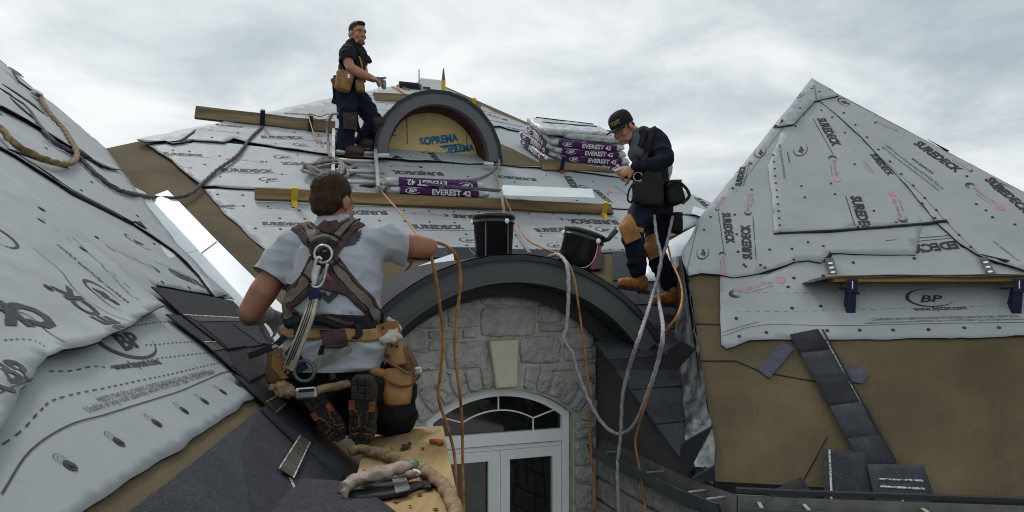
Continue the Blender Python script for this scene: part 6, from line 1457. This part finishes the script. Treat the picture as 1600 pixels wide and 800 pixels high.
# gloves lying on the kneeling pad
gl = empty('work_gloves', PF.W(585, 752, .02), 'pair of dirty grey work gloves with green cuffs lying on the kneeling pad', 'gloves')
gp_ = lambda x, y, h: PF.W(x, y, h)
for n_i, (w0, w1, up_, cl, sg) in enumerate((((604, 745, .028), (540, 752, .030), .55, .75, 1), ((600, 738, .062), (552, 752, .050), .5, 1.05, -1))):
    bm = bmesh.new(); a_, b_ = gp_(*w0), gp_(*w1); dd_ = (b_ - a_).normalized(); hand_shapes(bm, a_, dd_, -PF.n + PF.u * .2 * sg, cl, 1.12, sg)
    limb(bm, [a_ + dd_ * .01, a_ - dd_ * .045, a_ - dd_ * .075], [(.034, .020), (.037, .018), (.036, .015)], PF.v)
    skin('glove', bm, .0055, M_GLOVE2, gl, 1, folds(.004, 26, seed=n_i))
    bm = bmesh.new(); limb(bm, [a_ - dd_ * .072, a_ - dd_ * .088], [(.026, .014), (.022, .012)], PF.v); skin('cuff', bm, .0055, (mat('glove_white', (.55, .55, .55), .9), mat('cuff_green', (.01, .20, .08), .8))[n_i], gl, 1, folds(.003, 50))

# ------------------------------------------------------------------ person in the black cap on the right
rm = empty('person', at(1015, 470, 6.1), 'smiling person in black cap and navy sweater looking down at the tools in hand', 'person')
Bc = basis((-.66, -.58, -.50), V((-.22, 0, 1))); hc2 = at(973, 200, 6.05); hs_ = 1.0
bm = bmesh.new(); head_shapes(bm, hc2, Bc, hs_)
limb(bm, [at(982, 203, 6.06), at(996, 213, 6.08), at(1008, 225, 6.08)], [.058, .060, .09]); limb(bm, [at(1012, 228, 6.08), at(1017, 265, 6.08)], [.085, .075])
wl_, wr_ = at(991, 262, 5.84), at(984, 272, 6.02)
limb(bm, [at(1029, 226, 5.95), at(1038, 248, 5.87), wl_], [.04, .038, .032]); limb(bm, [at(1004, 222, 6.2), at(998, 258, 6.14), wr_], [.04, .038, .032])
hand_shapes(bm, wl_, (-.85, .12, -.35), (.0, .75, -.6), .75, 1.05, 1); hand_shapes(bm, wr_, (-.85, -.25, .05), (.1, -.6, .5), .8, 1.05, -1)
skin('body', bm, .006, M_SKIN2, rm, 2)
face_bits(rm, hc2, Bc, hs_, True)
bm = bmesh.new(); E = lambda p, r: ell(bm, hc2 + Bc @ (V(p) * hs_), Bc, [q * hs_ for q in r]); E((0, -.05, -.015), (.074, .055, .055)); E((.066, -.002, .012), (.012, .022, .035)); E((-.066, -.002, .012), (.012, .022, .035)); skin('hair', bm, .006, M_HAIR, rm, 1)
# cap: crown, brim, button, lettering
M_CAP = mat('cap_black', (.012, .013, .015), .85, var=.3, vs=30, bump=.001, bs=200)
bm = bmesh.new(); rings = []
X_ = lambda p: hc2 + Bc @ (V(p) * hs_)
for z, a, b, fw in ((.020, .086, .106, 0), (.045, .087, .108, 0), (.080, .084, .106, .002), (.110, .072, .090, .0), (.130, .050, .062, -.004), (.138, .022, .028, -.006)): rings.append([bm.verts.new(X_((a * math.cos(k * math.pi / 14), -.010 + fw + b * math.sin(k * math.pi / 14), z + .012 * math.sin(k * math.pi / 14) * (z < .03)))) for k in range(28)])
for i in range(5):
    for k in range(28): bm.faces.new([rings[i][k], rings[i][(k + 1) % 28], rings[i + 1][(k + 1) % 28], rings[i + 1][k]])
bm.faces.new(rings[-1]); cp = obj('cap', bm, M_CAP, rm, smooth=True)
bm = bmesh.new(); g0, g1 = [], []
for k in range(13):
    t = math.pi * (.1 + .8 * k / 12); g0.append((.082 * math.cos(t), -.010 + .104 * math.sin(t), .032)); g1.append((.085 * math.cos(t), .02 + .165 * math.sin(t), .026 - .018 * abs(math.cos(t)) ** 2))
va = [[bm.verts.new(X_(p)) for p in g0], [bm.verts.new(X_(p)) for p in g1], [bm.verts.new(X_((p[0], p[1], p[2] - .005))) for p in g1], [bm.verts.new(X_((p[0], p[1], p[2] - .005))) for p in g0]]
for k in range(12):
    for i in range(4): bm.faces.new([va[i][k], va[i][k + 1], va[(i + 1) % 4][k + 1], va[(i + 1) % 4][k]])
bm.faces.new([r[0] for r in va]); bm.faces.new([r[-1] for r in va]); bmesh.ops.recalc_face_normals(bm, faces=bm.faces); obj('brim', bm, M_CAP, cp)
bm = bmesh.new(); vs_, fs_, ar = glyphs('P TOIT', 0, .03)
for f in fs_:
    q = []
    for i in f:
        u_, v_ = vs_[i]; t = math.pi * (.34 + .42 * u_); z = .052 + v_ * .125
        q.append(bm.verts.new(X_((.0885 * math.cos(t), -.010 + .110 * math.sin(t), z))))
    bm.faces.new(q)
obj('cap_lettering', bm, mat('thread_gold', (.42, .30, .10), .7), cp)
# sweater
bm = bmesh.new()
limb(bm, [at(1007, 217, 6.08), at(1013, 226, 6.07), at(1018, 245, 6.08), at(1019, 270, 6.08), at(1020, 296, 6.08)], [(.105, .09), (.15, .125), (.145, .12), (.138, .118), (.14, .12)], V((.5, 1, 0)), 20)
limb(bm, [at(1020, 214, 6.02), at(1030, 224, 5.95), at(1041, 249, 5.86)], [.085, .078, .070]); limb(bm, [at(1041, 249, 5.86), at(1020, 257, 5.84), at(994, 262, 5.84)], [.070, .062, .043])
limb(bm, [at(1004, 216, 6.2), at(1002, 240, 6.2), at(998, 262, 6.14)], [.08, .075, .065]); limb(bm, [at(998, 262, 6.14), at(988, 271, 6.03)], [.065, .045])
skin('sweater', bm, .011, M_SWN, rm, 3, folds(.012, 7, seed=5)); swb = BV['sweater']
bm = bmesh.new(); limb(bm, [at(992, 212, 6.06), at(999, 226, 6.05), at(1000, 238, 6.04)], [.066, .082, .10]); skin('grey_collar', bm, .009, mat('collar_grey', (.10, .11, .13), .9, var=.3, vs=20), rm, 2)
bm = bmesh.new()
limb(bm, [at(1018, 295, 6.08), at(1020, 322, 6.08)], [(.15, .14), (.16, .145)], V((.5, 1, 0)), 20)
kL, kR = at(987, 362, 5.92), at(1021, 388, 6.14)
limb(bm, [at(1010, 320, 6.0), at(998, 342, 5.95), kL], [.115, .10, .085]); limb(bm, [kL, at(992, 396, 5.95), at(997, 421, 6.0)], [.085, .082, .076])
limb(bm, [at(1032, 322, 6.16), at(1028, 355, 6.15), kR], [.115, .10, .085]); limb(bm, [kR, at(1035, 418, 6.17), at(1046, 441, 6.2)], [.085, .082, .075])
skin('trousers', bm, .011, M_TRN, rm, 3, folds(.013, 8, seed=8)); rtb = BV['trousers']
boot(rm, at(1012, 458, 6.02), at(962, 451, 5.96), at(1001, 436, 6.0), M_BOOT, M_SOLE, up=V((-.1, -.1, 1))); boot(rm, at(1070, 481, 6.14), at(1020, 478, 6.04), at(1052, 455, 6.2), M_BOOT, M_SOLE, up=V((-.08, -.15, 1)))
for (P_, w_, nm) in (([(978, 346), (983, 360), (990, 376)], .13, 'knee_pad'), ([(1014, 372), (1019, 385), (1027, 402)], .12, 'knee_pad')):
    strap(nm, P_, w_, M_KPAD, rm, [rtb], .012, .016)
strap('knee_strap', [(978, 352), (990, 357), (1003, 360)], .035, M_KPAD, rm, [rtb], .016, .006)
wv = [swb, rtb]
strap('harness_strap', [(1008, 206), (1003, 222), (994, 245), (990, 275)], .05, M_WEBB, rm, wv, .008, .006); strap('harness_strap', [(1020, 206), (1012, 235), (1004, 262), (1000, 285)], .045, M_WEBB, rm, wv, .008, .006)
strap('belt', [(988, 286), (1005, 288), (1025, 289), (1044, 286)], .06, M_WEBB, rm, wv, .012, .010)
for (a, b, Y, w0, w1, d, nm) in (((1018, 268), (1016, 312), 5.87, .068, .105, .06, 'tool_pouch'), ((1052, 292), (1056, 312), 5.94, .07, .075, .07, 'tool_pouch'), ((1055, 338), (1056, 360), 6.1, .055, .055, .05, 'small_pouch'), ((1000, 292), (1001, 312), 5.86, .06, .06, .05, 'small_pouch')): pouch(rm, a, b, Y, w0, w1, d, M_POUCHB, nm)
bm = bmesh.new(); tube(bm, catmull([at(x, y, 5.84) for x, y in ((1042, 290), (1056, 283), (1070, 292), (1077, 306), (1066, 318))], 5), .012, 6); obj('pouch_rim', bm, M_POUCHB, rm)
for x, y, r in ((997, 276, .035), (1003, 287, .025)):
    bm = bmesh.new(); c_ = at(x, y, 5.84); tube(bm, [c_ + V((r * math.cos(t), .004, r * math.sin(t))) for t in [k * math.pi / 8 for k in range(17)]], .006, 6, cap=False); obj('belt_ring', bm, M_STEEL, rm)
bm = bmesh.new(); tube(bm, catmull([at(x, y, 5.92) for x, y in ((988, 288), (982, 300), (981, 312), (986, 316), (990, 306))], 5), .007, 6); obj('tool_loop', bm, M_WEBB, rm)
rope('rope_tail', [at(1042, 240, 6.2), at(1047, 255, 6.2), at(1046, 270, 6.15), at(1043, 280, 6.1)], .018, M_ROPEW, parent=rm)
bm = bmesh.new(); add_box(bm, at(968, 264, 5.87), V((1, .2, .4)).normalized(), V((0, 1, 0)), V((-.4, 0, 1)).normalized(), .10, .02, .022, bev=.004); tag(obj('hand_tool', bm, M_STEEL), 'small metal tool held in both hands by the person in the black cap', 'tool')

# ------------------------------------------------------------------ person standing on the ladder
sm = empty('person', at(548, 240, 8.6), 'standing person in black t-shirt with brown tool pouch on the ladder', 'person')
Bs = basis((.68, -.72, -.10)); hc3 = at(559, 53, 8.62)
bm = bmesh.new(); head_shapes(bm, hc3, Bs, 1.12)
limb(bm, [at(556, 62, 8.62), at(553, 72, 8.62), at(551, 84, 8.62)], [.066, .066, .07]); limb(bm, [at(551, 84, 8.62), at(549, 120, 8.62)], [.09, .09])
ws1, ws2 = at(577, 121, 8.36), at(584, 124, 8.55)
limb(bm, [at(544, 86, 8.46), at(544, 96, 8.40), at(548, 106, 8.36), at(562, 114, 8.36), ws1], [.055, .060, .054, .052, .036]); limb(bm, [at(562, 80, 8.78), at(566, 105, 8.76), at(570, 118, 8.68), ws2], [.06, .055, .05, .036])
hand_shapes(bm, ws1, (.92, .05, -.25), (.1, .4, -.9), .7, 1.1, 1)
hand_shapes(bm, ws2, (.93, -.1, -.25), (.1, -.4, -.9), .8, 1.1, -1)
skin('body', bm, .0065, M_SKIN2, sm, 2)
face_bits(sm, hc3, Bs, 1.12, True)
bm = bmesh.new(); E = lambda p, r: ell(bm, hc3 + Bs @ (V(p) * 1.12), Bs, [q * 1.12 for q in r]); E((0, -.022, .046), (.079, .096, .084)); E((0, -.05, -.005), (.071, .056, .055)); E((.064, .0, .02), (.009, .018, .03)); E((-.064, .0, .02), (.009, .018, .03)); E((0, .05, .095), (.05, .03, .025)); skin('hair', bm, .006, M_HAIR, sm, 1, lambda p, n: .004 * noise.noise(p * 70))
bm = bmesh.new(); E((0, .040, -.086), (.049, .050, .034)); E((0, .074, -.104), (.025, .02, .017)); E((.048, .012, -.060), (.012, .03, .03)); E((-.048, .012, -.060), (.012, .03, .03)); skin('beard_stubble', bm, .006, M_STUB, sm, 2)
bm = bmesh.new()
limb(bm, [at(552, 74, 8.62), at(551, 82, 8.62), at(550, 100, 8.62), at(549, 118, 8.62), at(548, 134, 8.62)], [(.12, .09), (.170, .125), (.165, .135), (.150, .13), (.155, .13)], V((.45, .9, 0)), 20)
limb(bm, [at(549, 78, 8.58), at(543, 82, 8.46), at(543, 94, 8.41), at(545, 102, 8.38)], [.09, .092, .088, .088]); limb(bm, [at(556, 78, 8.68), at(563, 84, 8.78), at(565, 97, 8.78)], [.085, .085, .08])
skin('tshirt', bm, .011, M_TSB, sm, 3, folds(.009, 8, seed=21), [(at(544, 97, 8.40), at(545, 102, 8.38) - at(543, 90, 8.43), .15)]); stb = BV['tshirt']
bm = bmesh.new(); limb(bm, [at(548, 132, 8.62), at(548, 150, 8.62)], [(.155, .14), (.165, .15)], V((.45, .9, 0)), 20)
limb(bm, [at(542, 150, 8.52), at(541, 170, 8.48), at(541, 190, 8.46)], [.125, .112, .096]); limb(bm, [at(541, 190, 8.46), at(540, 212, 8.48), at(539, 232, 8.50)], [.094, .092, .095])
limb(bm, [at(556, 150, 8.72), at(572, 170, 8.70), at(584, 188, 8.68)], [.125, .115, .092]); limb(bm, [at(584, 188, 8.68), at(574, 205, 8.74), at(565, 220, 8.80)], [.092, .088, .09])
skin('trousers', bm, .012, M_TRN, sm, 3, folds(.014, 8, seed=31)); srb = BV['trousers']
boot(sm, at(527, 247, 8.52), at(568, 247, 8.36), at(539, 232, 8.50), M_BOOTD, M_SOLE, up=V((0, 0, 1))); boot(sm, at(554, 228, 8.82), at(582, 233, 8.66), at(563, 218, 8.80), M_BOOTD, M_SOLE, up=V((0, 0, 1)))
strap('knee_pad', [(546, 176), (547, 188), (547, 202)], .15, M_KPADD, sm, [srb], .012, .016); strap('knee_pad', [(590, 184), (592, 194), (588, 204)], .12, M_KPADD, sm, [srb], .012, .016)
sv = [stb, srb]
strap('harness_strap', [(556, 70), (562, 82), (567, 98), (570, 112)], .045, M_WEBB, sm, sv, .008, .006); strap('harness_strap', [(541, 95), (545, 106), (556, 114)], .05, M_WEBB, sm, sv, .008, .006)
strap('shirt_print', [(563, 88), (566, 100), (569, 112)], .07, mat('print_yellow', (.50, .36, .02), .7, col2=(.05, .04, .02), vs=30), sm, sv, .004, .002)
strap('belt', [(534, 118), (546, 121), (560, 124), (568, 124)], .075, M_WEBB, sm, sv, .012, .012); strap('belt', [(533, 130), (546, 134), (562, 134)], .05, M_WEBB, sm, sv, .012, .010)
pp = pouch(sm, (538, 121), (535, 135), 8.36, .095, .090, .07, M_LEATH, 'tool_pouch'); pouch(sm, (524, 126), (528, 134), 8.42, .045, .05, .04, M_LEATHD, 'side_pouch')
bm = bmesh.new(); add_box(bm, at(545, 119, 8.25), V((1, 0, 0)), V((0, 1, 0)), Z, .025, .01, .045, bev=.004); obj('tag', bm, M_LETTER, pp)
pouch(sm, (562, 130), (563, 140), 8.44, .05, .05, .045, M_BELT, 'small_pouch'); pouch(sm, (574, 92), (577, 96), 8.45, .035, .03, .03, M_WEBB, 'chest_clip')
band('lanyard', [(525, 118, 8.5), (523, 134, 8.48), (524, 150, 8.5), (521, 162, 8.52)], .05, M_WEBB, sm, .02)
band('leg_strap', [(556, 178, 8.55), (557, 192, 8.6), (562, 208, 8.66)], .05, M_WEBB, sm, .01)
bm = bmesh.new(); hand_shapes(bm, at(586, 124, 8.54), (.93, -.1, -.3), (.1, -.4, -.9), .8, 1.22, -1); skin('glove', bm, .007, M_GLOVE, sm, 1)
bm = bmesh.new(); add_box(bm, at(595, 122, 8.36), V((1, 0, .05)).normalized(), V((0, 1, 0)), Z, .12, .02, .016, bev=.003); tag(obj('utility_knife', bm, M_FASC2), 'grey utility knife held by the standing person on the ladder', 'knife')
